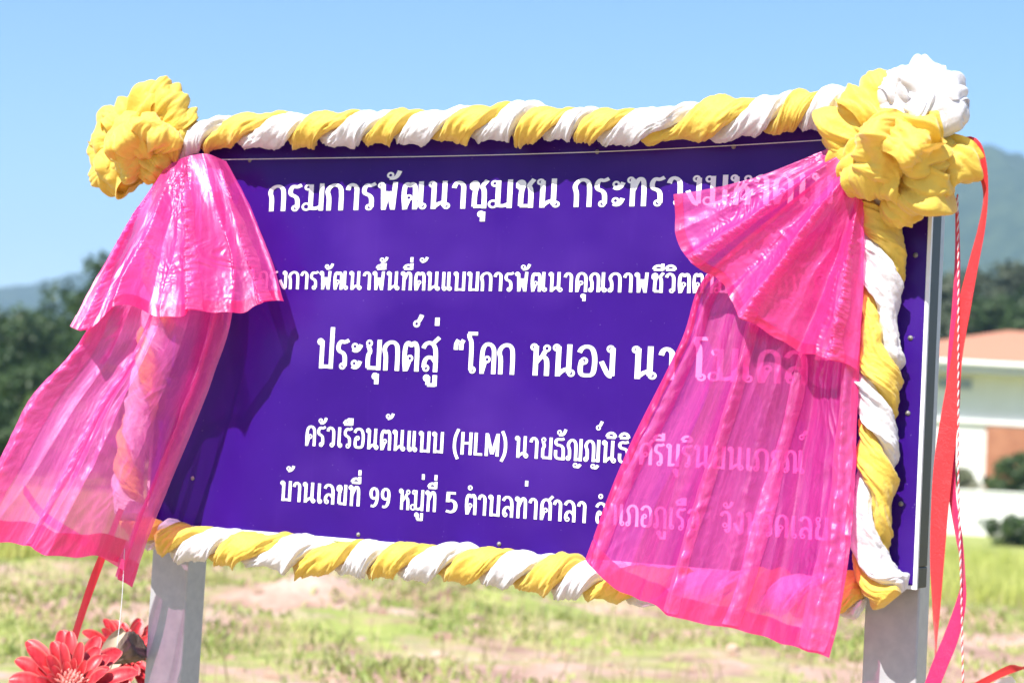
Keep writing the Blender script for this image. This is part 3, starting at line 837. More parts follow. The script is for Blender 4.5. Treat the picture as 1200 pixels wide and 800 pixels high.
# ------------------------------------------------------------------ twisted garlands
def garland(path, r0, pitch, phase, label, seed, sq=1.0):
    P = [at(*p) for p in path]
    P = resample(P, 420)
    g = thing('garland', P[0], label, 'garland', 'twisted cloth garlands round the board')
    L = np.r_[0, np.cumsum(np.linalg.norm(np.diff(P, axis=0), axis=1))]
    T = np.gradient(P, axis=0); T /= np.linalg.norm(T, axis=1)[:, None]
    A = N[None] - T * (T @ N)[:, None]; A /= np.linalg.norm(A, axis=1)[:, None]
    B = np.cross(T, A)
    nt_ = 44
    th = np.linspace(0, 2 * PI, nt_, endpoint=False)
    wob = noise3(np.stack([L * 2.2, 0 * L, 0 * L + 3.3], 1), seed)
    wob2 = noise3(np.stack([L * 7.3, 0 * L, 0 * L + 8.1], 1), seed + 1)
    phi0 = phase - 2 * PI * (L / pitch + .46 * wob + .11 * wob2)
    for k, (nm, m_) in enumerate((('yellow_cloth', YEL), ('white_cloth', WHT))):
        phi = phi0 + PI * k
        rr = r0 * (1 + .38 * noise3(np.stack([L * 6.5, 0 * L + k * 7, 0 * L], 1), seed + 3))
        rr *= np.clip(np.minimum(L, L[-1] - L) / .04 + .55, .55, 1)
        C = P + (rr * .50)[:, None] * (np.cos(phi)[:, None] * A + np.sin(phi)[:, None] * B)
        rad = np.cos(phi)[:, None] * A + np.sin(phi)[:, None] * B
        tan = -np.sin(phi)[:, None] * A + np.cos(phi)[:, None] * B
        Lg = np.repeat(L, nt_); tg = np.tile(th, len(L))
        sh = tg - Lg * 4.0
        q = np.stack([np.cos(sh) * 1.05 + k * 9, np.sin(sh) * 1.05, Lg * 8.5], 1)
        fo = billow(q, seed + 11 + k, 3, .55) * 2.0 - .55
        q2 = np.stack([np.cos(sh) * 2.6 + .8 * noise3(q * 1.7, seed + 50), np.sin(sh) * 2.6, Lg * 15.0], 1)
        fo = fo * .30 + (billow(q2, seed + 31 + k, 2) - .3) * .30
        rad_r = np.repeat(rr, nt_) * .80 * (1 + fo)
        V = np.repeat(C, nt_, 0) + (rad_r * np.cos(tg))[:, None] * np.repeat(rad, nt_, 0) * .74 + (rad_r * np.sin(tg))[:, None] * np.repeat(tan, nt_, 0) * 1.30
        Fq = grid_faces(len(L), nt_, True).tolist() + [tuple(range(nt_)), tuple(range((len(L) - 1) * nt_ + nt_ - 1, (len(L) - 1) * nt_ - 1, -1))]
        mk(nm, V, Fq, m_, g, True)
    return g

garland([(196, 180, .09), (222, 166, .07), (260, 157, .065), (330, 151, .07), (420, 151, .07), (500, 149, .07), (580, 144, .07), (660, 146, .07), (740, 149, .07), (820, 143, .07), (900, 135, .07), (960, 127, .07), (1010, 125, .08)],
        .047, .262, 1.0, 'yellow and white twisted cloth garland along the top edge of the board', 5)
garland([(1010, 205, .08), (1024, 250, .07), (1034, 300, .06), (1033, 350, .06), (1030, 420, .06), (1029, 480, .06), (1027, 540, .06), (1022, 600, .06), (1020, 640, .055), (1030, 676, .045), (1050, 700, .035)],
        .048, .33, 2.3, 'yellow and white twisted cloth garland down the right edge of the board', 6)
garland([(186, 624, .06), (215, 634, .04), (262, 641, .04), (330, 648, .04), (400, 655, .04), (470, 657, .04), (540, 659, .04), (600, 667, .04), (660, 676, .04), (720, 683, .03), (800, 690, .02), (870, 693, .02), (940, 697, .02), (1012, 700, .02)],
        .050, .29, .2, 'yellow and white twisted cloth garland along the bottom edge of the board', 7)
garland([(200, 196, .06), (192, 260, .05), (186, 330, .045), (180, 400, .045), (172, 445, .045), (160, 500, .045), (151, 550, .045), (152, 592, .045), (166, 618, .045), (190, 630, .045)],
        .044, .30, .6, 'yellow and white twisted cloth garland down the left edge behind the pink drape', 9)

# ------------------------------------------------------------------ rosettes
# a round of cloth, larger than the ball it has to fit, tied at its rim: it buckles into folds (small cloth solver)
def pouf(seed, n=84, slack=2.0, iters=200, tie=.94, dents=3, lim=1.0):
    r=np.random.default_rng(seed)
    g=np.linspace(-1,1,n)
    X,Y=np.meshgrid(g,g,indexing='ij')
    # square -> disc
    x=X*np.sqrt(1-Y*Y/2); y=Y*np.sqrt(1-X*X/2)
    rho=np.sqrt(x*x+y*y); phi=np.arctan2(y,x)
    Rd=PI*slack
    rest=np.stack([x*Rd,y*Rd],-1)
    al=rho*PI*tie
    P=np.stack([np.sin(al)*np.cos(phi),np.sin(al)*np.sin(phi),np.cos(al)],-1)
    P=P.reshape(-1,3); rest=rest.reshape(-1,2)
    kk=r.integers(6,10)
    P=P*(1+.05*r.normal(0,1,(len(P),1))+ (.16*np.sin(al)*np.cos(kk*phi+r.uniform(0,6)+1.5*np.sin(2*al+r.uniform(0,6)))).reshape(-1,1))
    ld=r.normal(0,1,(5,3)); ld/=np.linalg.norm(ld,axis=1)[:,None]
    idx=np.arange(n*n).reshape(n,n)
    E=[(idx[1:],idx[:-1],1.0),(idx[:,1:],idx[:,:-1],1.0),(idx[1:,1:],idx[:-1,:-1],.7),(idx[1:,:-1],idx[:-1,1:],.7),(idx[2:],idx[:-2],.35),(idx[:,2:],idx[:,:-2],.35),(idx[3:],idx[:-3],.12),(idx[:,3:],idx[:,:-3],.12)]
    if False: E+= [(idx[4:],idx[:-4],.10),(idx[:,4:],idx[:,:-4],.10)]
    A=np.concatenate([a.ravel() for a,b,k in E]); B=np.concatenate([b.ravel() for a,b,k in E]); K=np.concatenate([np.full(a.size,k) for a,b,k in E])
    L0=np.linalg.norm(rest[A]-rest[B],axis=1)
    cnt=np.bincount(A,K,n*n)+np.bincount(B,K,n*n)
    edge=np.zeros((n,n),bool); edge[0]=edge[-1]=edge[:,0]=edge[:,-1]=True; edge=edge.ravel()
    pin=P[edge]*.6; pin[:,2]=-1.0
    dd=r.normal(0,1,(dents,3)); dd/=np.linalg.norm(dd,axis=1)[:,None]; dd[:,2]=np.abs(dd[:,2])*.6
    Vv=np.zeros_like(P)
    for it in range(iters):
        G=P.reshape(n,n,3)
        nx=np.zeros_like(G); nx[1:-1]=G[2:]-G[:-2]; ny=np.zeros_like(G); ny[:,1:-1]=G[:,2:]-G[:,:-2]
        nn=np.cross(nx,ny); nn/=np.linalg.norm(nn,axis=2,keepdims=True)+1e-6
        nn=nn.reshape(-1,3)
        old=P.copy()
        P=P+Vv*.9+ .006*nn*(1 if it<iters*.8 else .3)
        for _ in range(2):
            d=P[A]-P[B]; l=np.linalg.norm(d,axis=1)+1e-9
            c=(l-L0)/l
            c=np.where(c>0,c,c*.9)*K*.5
            dv=d*c[:,None]
            D=np.stack([np.bincount(B,dv[:,k],n*n)-np.bincount(A,dv[:,k],n*n) for k in range(3)],1)
            P=P+D/cnt[:,None]*2.6
            R_=np.linalg.norm(P,axis=1)
            hl=lim*(.80+.30*np.max((P/(R_[:,None]+1e-6))@ld.T,axis=1)**2)
            s=np.where(R_>hl,(hl+(R_-hl)*.3)/R_,1); P=P*s[:,None]
            for k in range(dents):
                cpt=dd[k]*1.35; q=P-cpt; ql=np.linalg.norm(q,axis=1); m=ql<.55
                P[m]=cpt+q[m]/ql[m][:,None]*.55
            P[edge]=pin
        Vv=(P-old)
    G=P.reshape(n,n,3); gx=np.gradient(G,axis=0); gy=np.gradient(G,axis=1)
    nn=np.cross(gx,gy); nn/=np.linalg.norm(nn,axis=2,keepdims=True)+1e-6
    wr=np.stack([np.cos(phi)*3.4,np.sin(phi)*3.4,rho*1.6+seed],-1).reshape(-1,3)
    P=P+nn.reshape(-1,3)*((.08*(np.abs(noise3(wr,seed))-.3)+.045*(np.abs(noise3(wr*2.3,seed+4))-.3))*np.clip(rho.ravel()*2.6,0,1))[:,None]
    F=np.stack([idx[:-1,:-1],idx[1:,:-1],idx[1:,1:],idx[:-1,1:]],-1).reshape(-1,4)
    return P,F

POUF = {}
def puff(name, c, rad, ang, m_, parent, tie, seed, slack=1.55, dents=5, spin=0.0):
    """a crumpled puff of cloth: centre c=(px,py,w); rad along (a, b, out); ang turns a/b in the board's plane"""
    C = at(*c)
    ca, sa = math.cos(R(ang)), math.sin(R(ang))
    ea, eb = U * ca + Z * sa, -U * sa + Z * ca
    key = (seed, slack, dents)
    if key not in POUF: POUF[key] = pouf(seed, slack=slack, dents=dents)
    P, Fq = POUF[key]
    f = C - at(*tie); f = f / np.linalg.norm(f) * .9 + N * .7; f /= np.linalg.norm(f)
    e1 = np.cross(f, (0.1, 0.3, 1.0)); e1 /= np.linalg.norm(e1)
    e2 = np.cross(f, e1)
    a1, a2 = e1 * math.cos(spin) + e2 * math.sin(spin), -e1 * math.sin(spin) + e2 * math.cos(spin)
    W = P[:, 0:1] * a1 + P[:, 1:2] * a2 + P[:, 2:3] * f
    V = C + sum((W @ e)[:, None] * e * r_ for e, r_ in ((ea, rad[0]), (eb, rad[1]), (N, rad[2])))
    o = mk(name, V, Fq, m_, parent, True)
    sm = o.modifiers.new('smooth', 'SUBSURF'); sm.levels = 1; sm.render_levels = 1
    return o

def bow_loop(c, tie, opening, width, roll, m_, parent, seed, amp=.026, name='cloth_loop'):
    """a loop of wide cloth pinched at the tie and bulging out to c, its width turned by roll about the loop's own length"""
    C, T0 = at(*c), at(*tie)
    f = C - T0
    ln = np.linalg.norm(f); f /= ln
    a0 = np.cross(f, N); a0 /= np.linalg.norm(a0)
    b0 = np.cross(f, a0)
    a_ = a0 * math.cos(R(roll)) + b0 * math.sin(R(roll))
    b_ = np.cross(f, a_)
    nb, nv = 110, 60
    be, v = np.meshgrid(np.linspace(.12, 2 * PI - .12, nb), np.linspace(-1, 1, nv), indexing='ij')
    be, v = be.ravel(), v.ravel()
    k = seed * 5.3
    be2 = be + .25 * noise3(np.stack([v * .9 + k, be * .5, 0 * v], 1), seed)
    half = width / 2 * (.20 + .80 * np.sin(be / 2) ** .8) * (1 + .22 * noise3(np.stack([be * .8 + k, 0 * v, 0 * v], 1), seed + 1))
    ext = 1 + .16 * noise3(np.stack([v * 1.1, 0 * v + k, 0 * v], 1), seed + 2)
    ctr = T0 + f * (ln * 1.04 * ext * (1 - np.cos(be2)) / 2)[:, None] + b_ * (opening / 2 * np.sin(be2) * (1 + .3 * np.sin(be2 / 2)))[:, None]
    nr = f * (-np.cos(be2) * .9)[:, None] + b_ * np.sin(be2)[:, None]
    nr /= np.linalg.norm(nr, axis=1)[:, None] + 1e-6
    w_ = noise3(np.stack([v * 1.2 + k, be * .7, 0 * v + 5], 1), seed + 3)
    vv = v + .22 * w_
    f1 = np.abs(noise3(np.stack([vv * 1.7 + k, be * .42, 0 * v], 1), seed + 4))
    f2 = np.abs(noise3(np.stack([vv * 4.6 + k, be * .8 + w_, 0 * v], 1), seed + 5))
    f3 = noise3(np.stack([vv * 1.0 + k, be * 1.1, 0 * v + 9], 1), seed + 6)
    d = amp * (2.1 * (f1 - .3) + .45 * (f2 - .3) + .9 * f3) - .30 * half * np.abs(v) ** 2.6
    V = ctr + a_ * (v * half)[:, None] + nr * d[:, None]
    return mk(name, V, grid_faces(nb, nv), m_, parent, True)

ros = thing('rosette', at(165, 165, .08), 'crumpled all yellow cloth rosette on the upper left corner of the board', 'rosette', 'cloth rosettes')
TL = (172, 168, .07)
for c_, r_, a_, s_, sl, sp in [((160, 160, .12), (.12, .12, .10), 20, 2, 2.2, 1), ((140, 196, .11), (.10, .085, .08), -20, 3, 2.0, 2)]:
    puff('cloth_loop', c_, r_, a_, YEL, ros, TL, s_, sl, 1, sp)
for c_, op, wd_, rl, sd_ in [((212, 112, .12), .11, .17, 20, 1), ((178, 106, .13), .10, .16, -30, 2), ((138, 122, .14), .11, .17, 40, 3), ((112, 152, .13), .10, .16, 10, 4), ((104, 196, .12), .09, .14, -20, 5),
                             ((132, 226, .12), .09, .14, 30, 6), ((186, 200, .13), .09, .13, 0, 7), ((190, 150, .22), .10, .15, 60, 8), ((150, 160, .25), .11, .17, -50, 9), ((140, 195, .21), .09, .14, 80, 10)]:
    bow_loop(c_, TL, op, wd_ * 1.08, rl, YEL, ros, sd_, .019)
ros = thing('rosette', at(1055, 175, .08), 'large yellow cloth rosette with a white puff on the upper right corner of the board', 'rosette', 'cloth rosettes')
TR = (1052, 178, .07)
for c_, r_, a_, s_, sl, sp in [((1040, 160, .12), (.12, .13, .09), 20, 7, 2.0, 0), ((1085, 195, .10), (.11, .11, .08), 25, 8, 2.0, 1)]:
    puff('cloth_loop', c_, r_, a_, YEL, ros, TR, s_, sl, 1, sp)
for c_, op, wd_, rl, sd_ in [((1012, 96, .14), .13, .19, 30, 21), ((974, 140, .14), .12, .18, -20, 22), ((984, 190, .16), .11, .16, 50, 23), ((1012, 222, .20), .13, .19, 20, 24), ((1026, 168, .28), .13, .19, 70, 25),
                             ((1082, 158, .26), .12, .19, -40, 26), ((1119, 166, .12), .11, .17, 10, 27), ((1122, 212, .14), .13, .20, -30, 28), ((1092, 246, .16), .12, .20, 25, 29), ((1056, 256, .12), .09, .14, 60, 30), ((1100, 205, .22), .12, .18, 40, 31)]:
    bow_loop(c_, TR, op, wd_, rl, YEL, ros, sd_)
puff('white_puff', (1080, 122, .15), (.125, .11, .09), -5, WHT, ros, TR, 9, 2.2, 1, 0)
for c_, op, wd_, rl, sd_ in [((1064, 74, .15), .11, .18, 20, 41), ((1116, 86, .15), .11, .18, -30, 42), ((1100, 122, .20), .10, .15, 60, 43)]:
    bow_loop(c_, (1078, 140, .10), op, wd_, rl, WHT, ros, sd_, name='white_loop')

# ------------------------------------------------------------------ pink drapes
def coons(top, right, bottom, left, ns, nt):
    T_, B_ = resample([at(*p) for p in top], ns), resample([at(*p) for p in bottom], ns)
    L_, R_ = resample([at(*p) for p in left], nt), resample([at(*p) for p in right], nt)
    s = np.linspace(0, 1, ns)[:, None, None]; t = np.linspace(0, 1, nt)[None, :, None]
    P = (1 - t) * T_[:, None] + t * B_[:, None] + (1 - s) * L_[None] + s * R_[None]
    P = P - ((1 - s) * (1 - t) * T_[0] + s * (1 - t) * T_[-1] + (1 - s) * t * B_[0] + s * t * B_[-1])
    return P, s[..., 0] + 0 * t[..., 0], t[..., 0] + 0 * s[..., 0]

def sheet(name, parent, top, right, bottom, left, pleats, amp, seed, hem=(.955, 1.0), sides=(), m_=None, ns=280, nt=330, crink=.006, skew=0.0, folds=(), tucks=(), rip_a=.006):
    P, S, T_ = coons(top, right, bottom, left, ns, nt)
    s, t = S.ravel(), T_.ravel()
    amp_t = amp * np.clip(t * 1.6 + .18, 0, 1)
    ph = s + skew * t + .075 * noise3(np.stack([s * 2, t * 2.4, 0 * s], 1), seed)
    d = 0
    ridge = -1.0
    for f_, a_, p_ in pleats:
        wv = 1 - 2 * np.abs(np.sin(PI * (f_ * ph + p_))) ** .85
        d = d + a_ * wv
        ridge = np.maximum(ridge, (wv * a_ ** .3) * .55)
    fold = 0
    for s0_, s1_, fw, fh in folds:
        sc_ = s0_ + (s1_ - s0_) * t + .012 * noise3(np.stack([t * 4, 0 * t + s0_ * 9, 0 * t], 1), seed + 77)
        e_ = np.exp(-(np.abs(s - sc_) / fw) ** 1.25)
        fold = fold + fh * e_
        if fh > 0: ridge = np.maximum(ridge, np.exp(-((s - sc_) / .022) ** 2) * 1.1)
    d = d * amp_t * np.clip(np.minimum(s, 1 - s) / .04, .3, 1)
    d = d + fold * np.clip(t * 2.2 + .12, 0, 1)
    q = np.stack([s * 13, t * 4.5, 0 * s], 1)
    d = d + crink * 1.3 * fbm(q, seed + 3, 3) * np.clip(t * 3, 0, 1)
    q = np.stack([s * 16 + 3 * noise3(np.stack([s * 3, t * 5, 0 * s], 1), seed + 9), t * 15, 0 * s], 1)
    d = d + crink * (1 - 2.2 * np.abs(noise3(q, seed + 5))) * np.clip(noise3(np.stack([s * 3.1, t * 2.3, 0 * s + 7], 1), seed + 6) * 2.6 - .2, 0, 1)
    q = np.stack([s * 40, t * 34, 0 * s], 1)
    d = d + crink * .32 * (1 - 2 * np.abs(noise3(q, seed + 8))) * np.clip(noise3(np.stack([s * 5.1, t * 3.3, 0 * s + 4], 1), seed + 16) * 2.5 - .3, 0, 1)
    q = np.stack([s * 17, t * 30, 0 * s], 1)
    d = d + 1.5 * crink * (noise3(q, seed + 21) + .5 * noise3(q * 2.1, seed + 22)) * np.clip(ridge * 1.8 - .5, 0, 1) * np.clip(t * 4, 0, 1)
    lat = .5 * crink * noise3(np.stack([s * 8, t * 9, 0 * s + 2], 1), seed + 12)
    rip = rip_a * (np.sin(2 * PI * (3.3 * ph + .2)) + .5 * np.sin(2 * PI * (7.9 * ph + .5))) * t ** 3
    V = P.reshape(-1, 3) + d[:, None] * N + lat[:, None] * U + rip[:, None] * Z
    uvs = np.stack([s, t], 1)
    mk(name, V, grid_faces(ns, nt), m_ or PINK, parent, True, uvs=uvs)
    G3 = V.reshape(ns, nt, 3)
    def band(i0, i1, j0, j1):
        sub = G3[i0:i1, j0:j1]
        ub = uvs.reshape(ns, nt, 2)[i0:i1, j0:j1].reshape(-1, 2)
        mk('hem', sub.reshape(-1, 3) + N * .0025, grid_faces(sub.shape[0], sub.shape[1]), PINKHEM, parent, True, uvs=ub)
    for s0_, s1_, half_, t0_ in tucks:                      # cloth folded over itself: a second layer lying along the fold
        j0 = int(t0_ * nt); jj = np.arange(j0, nt - 2); tt = jj / (nt - 1)
        cc = s0_ + (s1_ - s0_) * tt + .012 * noise3(np.stack([tt * 4, 0 * tt + s0_ * 9, 0 * tt], 1), seed + 77)
        hw_ = half_ * (1 + .45 * noise3(np.stack([tt * 5, 0 * tt + s0_ * 7, 0 * tt + 1], 1), seed + 61)) * np.clip((tt - t0_) * 6, .1, 1)
        kk = np.linspace(-1, 1, 26)
        si = np.clip((cc[:, None] + hw_[:, None] * kk[None]), .002, .998) * (ns - 1)
        i0_ = np.floor(si).astype(int); fr = (si - i0_)[..., None]
        pt = G3[i0_, jj[:, None]] * (1 - fr) + G3[np.minimum(i0_ + 1, ns - 1), jj[:, None]] * fr
        cr_ = noise3(np.stack([np.broadcast_to(tt[:, None] * 46, si.shape).ravel(), si.ravel() * .16, 0 * si.ravel()], 1), seed + 62).reshape(si.shape)
        pt = pt + N * (.004 + .010 * (1 - kk ** 2)[None, :, None] + .0035 * cr_[..., None])
        ut = np.stack([si / (ns - 1), np.broadcast_to(tt[:, None], si.shape)], -1).reshape(-1, 2)
        mk('fold', pt.reshape(-1, 3), grid_faces(len(jj), 26), PINKPLEAT, parent, True, uvs=ut)
    if hem: band(0, ns, int(nt * hem[0]), int(nt * hem[1]))
    for sd_ in sides:
        if sd_ == 'l': band(0, max(4, int(ns * .045)), 0, nt - int(nt * .05))
        if sd_ == 'r': band(ns - max(4, int(ns * .04)), ns, 0, nt - int(nt * .05))

dl = thing('pink_drape', at(230, 185, .1), 'sheer pink cloth drape on the left, blown out away from the board', 'drape', 'sheer pink drapes')
sheet('lower_layer', dl,
      top=[(200, 212, .06), (232, 196, .07), (262, 200, .04)],
      right=[(262, 200, .04), (278, 290, .05), (275, 370, .07), (250, 450, .085), (215, 540, .10), (182, 620, .12), (160, 687, .13)],
      bottom=[(-45, 627, .60), (0, 635, .56), (60, 648, .47), (118, 657, .36), (150, 680, .16), (160, 687, .13)],
      left=[(200, 212, .06), (140, 315, .28), (96, 402, .38), (40, 470, .47), (0, 545, .54), (-45, 627, .60)],
      tucks=[(.06, .05, .045, .2), (.92, .93, .06, .25), (.40, .30, .022, .3)], rip_a=.006, folds=[(.06, .05, .05, .05), (.92, .93, .06, .05), (.70, .66, .10, -.03)], pleats=[(1.7, 1.0, .25), (4.3, .25, .4)], amp=.030, seed=3, hem=(.945, 1.0), sides='l', m_=PINKBLOWN, crink=.005)
sheet('upper_layer', dl,
      top=[(186, 207, .10), (204, 190, .14), (238, 180, .15), (265, 189, .08)],
      right=[(265, 189, .08), (290, 236, .075), (315, 298, .08), (333, 352, .085)],
      bottom=[(84, 384, .44), (104, 388, .43), (137, 360, .39), (172, 367, .34), (207, 369, .29), (270, 364, .22), (333, 352, .085)],
      left=[(186, 207, .10), (150, 262, .27), (116, 322, .34), (84, 384, .44)],
      tucks=[(.55, .60, .040, .15), (.15, .10, .04, .3), (.88, .92, .03, .3)], folds=[(.55, .60, .07, .05), (.88, .92, .05, .035), (.15, .10, .07, .05), (.75, .76, .08, -.04), (.36, .36, .10, -.03)], pleats=[(2.2, 1.0, .35), (6.6, .30, .1)], amp=.016, seed=5, hem=(.93, 1.0), crink=.0055, m_=PINKTOP)
# inner turned edge of the blown layer
pth = resample([at(28, 566, .49), at(52, 598, .43), at(95, 626, .34), at(146, 656, .27)], 40)
dn = np.array([0, 0, -1.0])
mk('hem', np.stack([pth, pth + dn * .032], 1).reshape(-1, 3), grid_faces(40, 2), PINKHEM, dl, True, uvs=np.stack([np.repeat(np.linspace(0, 1, 40), 2), np.tile([0, .05], 40)], 1))

dr = thing('pink_drape', at(1000, 205, .1), 'sheer pink cloth drape on the right, hanging over the lettering of the board', 'drape', 'sheer pink drapes')
sheet('lower_layer', dr,
      top=[(985, 190, .09), (1000, 212, .10), (1012, 240, .09)],
      right=[(1012, 240, .09), (1012, 340, .09), (1007, 440, .10), (1003, 560, .11), (996, 650, .15), (986, 710, .17), (972, 770, .18)],
      bottom=[(688, 656, .16), (722, 690, .17), (795, 720, .18), (880, 745, .185), (972, 770, .18)],
      left=[(985, 190, .09), (905, 255, .11), (828, 325, .12), (800, 400, .14), (745, 510, .145), (712, 590, .15), (688, 656, .16)],
      tucks=[(.34, .41, .040, .15), (.94, .93, .045, .2), (.10, .05, .022, .2), (.66, .62, .028, .3)], rip_a=.003, folds=[(.35, .41, .06, .055), (.94, .93, .05, .04), (.70, .72, .12, -.055), (.03, .03, .04, .02)], pleats=[(1.6, .8, .12), (5.2, .25, .55)], amp=.018, seed=13, hem=(.955, 1.0), sides='lr', crink=.005)
sheet('upper_layer', dr,
      top=[(978, 171, .13), (996, 198, .16), (1012, 236, .12)],
      right=[(1012, 236, .12), (1013, 300, .125), (1010, 370, .125), (1005, 433, .125)],
      bottom=[(790, 231, .20), (792, 275, .20), (815, 309, .20), (850, 340, .20), (880, 379, .20), (940, 411, .18), (1005, 433, .125)],
      left=[(978, 171, .13), (930, 191, .15), (870, 213, .17), (790, 231, .20)],
      tucks=[(.22, .27, .035, .2), (.52, .57, .042, .15), (.90, .92, .03, .3)], folds=[(.22, .27, .06, .05), (.52, .57, .07, .055), (.90, .92, .05, .035), (.40, .42, .07, -.035), (.74, .76, .08, -.04)], pleats=[(2.2, .8, .1), (6.4, .3, .3)], amp=.014, seed=17, hem=(.945, 1.0), crink=.0055, m_=PINKTOP)

# ------------------------------------------------------------------ ribbons and strings
def ribbon(name, label, pts_, m_, cat='ribbon', group='red ribbons hanging from the rosettes', n=160, parent=None):
    """pts_: (px, py, w, width in metres, turn in degrees)"""
    P = resample([tuple(at(p[0], p[1], p[2])) + (p[3], R(p[4])) for p in pts_], n)
    T = np.gradient(P[:, :3], axis=0); T /= np.linalg.norm(T, axis=1)[:, None]
    wv = np.cos(P[:, 4])[:, None] * U + np.sin(P[:, 4])[:, None] * N
    wv = wv - T * np.sum(wv * T, 1)[:, None]; wv /= np.linalg.norm(wv, axis=1)[:, None]
    nn = np.cross(T, wv)
    a = np.linspace(-1, 1, 7)
    V = P[:, None, :3] + wv[:, None] * (a[None, :, None] * P[:, None, 3:4] / 2) + nn[:, None] * (.0012 * np.cos(a * 1.5))[None, :, None]
    V = np.concatenate([V.reshape(-1, 3), (V - nn[:, None] * .0006).reshape(-1, 3)])
    Fq = grid_faces(n, 7)
    o = mk(name, V, np.vstack([Fq, Fq[:, ::-1] + n * 7]), m_, parent, True, loc=None if parent is not None else P[0, :3])
    if parent is None: tag(o, label, cat, group)
    return o

ribbon('ribbon', 'magenta red ribbon looping out from the right rosette, outermost at the top', [
    (1126, 168, .10, .040, 0), (1140, 172, .10, .044, 0), (1150, 196, .09, .034, 20), (1155, 228, .08, .020, 40), (1150, 268, .08, .028, 35), (1140, 312, .08, .034, 25), (1130, 360, .08, .040, 20),
    (1121, 420, .08, .034, 20), (1114, 480, .08, .048, 10), (1106, 540, .08, .050, 0), (1101, 600, .08, .048, 10), (1098, 660, .08, .042, 20), (1097, 720, .08, .030, 40), (1096, 770, .08, .018, 60), (1094, 840, .08, .03, 30)], RED)
ribbon('ribbon', 'magenta ribbon hanging straight from the right rosette then bulging out below', [
    (1121, 232, .05, .016, 50), (1122, 300, .05, .022, 40), (1120, 360, .05, .028, 30), (1117, 430, .05, .036, 15), (1114, 520, .05, .030, 10), (1116, 580, .06, .026, 30), (1124, 630, .08, .028, 40), (1129, 672, .09, .024, 55),
    (1126, 706, .10, .034, 30), (1115, 745, .10, .040, 10), (1100, 782, .10, .042, 10), (1082, 830, .10, .042, 20)], MAG)
ribbon('ribbon', 'short red ribbon tail blown sideways low at the right of the post', [
    (1100, 836, .10, .020, 0), (1130, 812, .10, .020, 0), (1160, 795, .11, .018, 0), (1186, 783, .12, .022, 0), (1206, 782, .13, .024, 0)], RED)
ribbon('ribbon', 'short white ribbon tail beside the red tail right of the post', [
    (1120, 842, .08, .022, 0), (1150, 818, .08, .022, 0), (1172, 801, .09, .024, 0), (1188, 795, .1, .020, 0)], WHT)
ribbon('ribbon', 'plain red ribbon hanging under the left pink drape beside the red flowers', [
    (142, 596, .14, .028, 10), (128, 632, .16, .030, 10), (112, 672, .17, .032, 0), (96, 718, .18, .034, 10), (82, 765, .19, .034, 10), (66, 830, .2, .034, 10)], RED)

def twine(label, pts_, r_, mats, turns, cat='string', name='twine'):
    P = resample([at(*p) for p in pts_], 240)
    t = thing(name, P[0], label, cat)
    for k, (nm, m_) in enumerate(mats):
        a = np.linspace(0, turns * 2 * PI, 240) + PI * k
        off = np.cos(a)[:, None] * U + np.sin(a)[:, None] * N
        MB().tube(P + off * r_ * .6, r_, 6).build(nm, m_, t, True)
    return t
twine('red and white twisted string hanging beside the ribbons at the right', [(1122, 228, .07), (1123, 330, .08), (1123, 480, .10), (1123, 560, .11), (1125, 640, .11), (1127, 720, .11), (1129, 830, .11)],
      .0017, (('red_strand', RED), ('white_strand', WHT)), 55)
st = MB().tube(resample([at(212, 188, .07), at(330, 186, .03), at(520, 183, .018), at(700, 178, .018), at(850, 171, .02), at(985, 163, .05)], 90), .0014, 6).build('string', WHT, smooth=True, loc=at(212, 188, .07))
tag(st, 'thin white string stretched across the top of the board under the garland', 'string')
st = MB().tube(resample([at(146, 640, .26), at(143, 700, .26), at(137, 760, .27)], 20), .0014, 6).build('string', WHT, smooth=True, loc=at(146, 640, .26))
tag(st, 'thin pale string dangling from the tip of the left pink drape', 'string')

# ------------------------------------------------------------------ red torch ginger flowers
PETAL = simple('waxy_red_petal', (0.44, 0.012, 0.022), (0.72, 0.045, 0.055), 55, 0.42, 0.35, 0.004, stretch=(1, 1, .25))
def petal_edges(m):
    nt = m.node_tree; b = nt.nodes['Principled BSDF']
    src = b.inputs['Base Color'].links[0].from_socket
    tc = node(nt, 'ShaderNodeTexCoord'); sp2 = node(nt, 'ShaderNodeSeparateXYZ'); nt.links.new(tc.outputs['UV'], sp2.inputs[0])
    sb = node(nt, 'ShaderNodeMath', operation='SUBTRACT'); sb.inputs[1].default_value = .5; nt.links.new(sp2.outputs['Y'], sb.inputs[0])
    ab = node(nt, 'ShaderNodeMath', operation='ABSOLUTE'); nt.links.new(sb.outputs[0], ab.inputs[0])
    r = ramp(nt, ab.outputs[0], [(.36, 0.0), (.5, .55)])
    mx = node(nt, 'ShaderNodeMixRGB'); mx.inputs[2].default_value = (.86, .30, .26, 1)
    nt.links.new(r.outputs[0], mx.inputs[0]); nt.links.new(src, mx.inputs[1]); nt.links.new(mx.outputs[0], b.inputs['Base Color'])
petal_edges(PETAL)
PETAL2 = simple('pale_pink_bracts', (0.70, 0.14, 0.12), (0.82, 0.42, 0.36), 30, 0.4, 0.2, 0.004)
DARKR = simple('dark_red_florets', (0.16, 0.012, 0.015), (0.40, 0.03, 0.03), 60, 0.5, 0.2, 0.004)
STEM = simple('green_stem', (0.10, 0.16, 0.04), (0.17, 0.22, 0.07), 9, 0.5, 0.2, 0.004)
DRY = simple('dried_brown_husk', (0.045, 0.028, 0.024), (0.20, 0.135, 0.105), 30, 0.8, 0.5, 0.006, stretch=(1, 1, .15))
DRYL = simple('dried_tan_leaf', (0.42, 0.33, 0.24), (0.55, 0.45, 0.34), 12, 0.8, 0.3, 0.006)

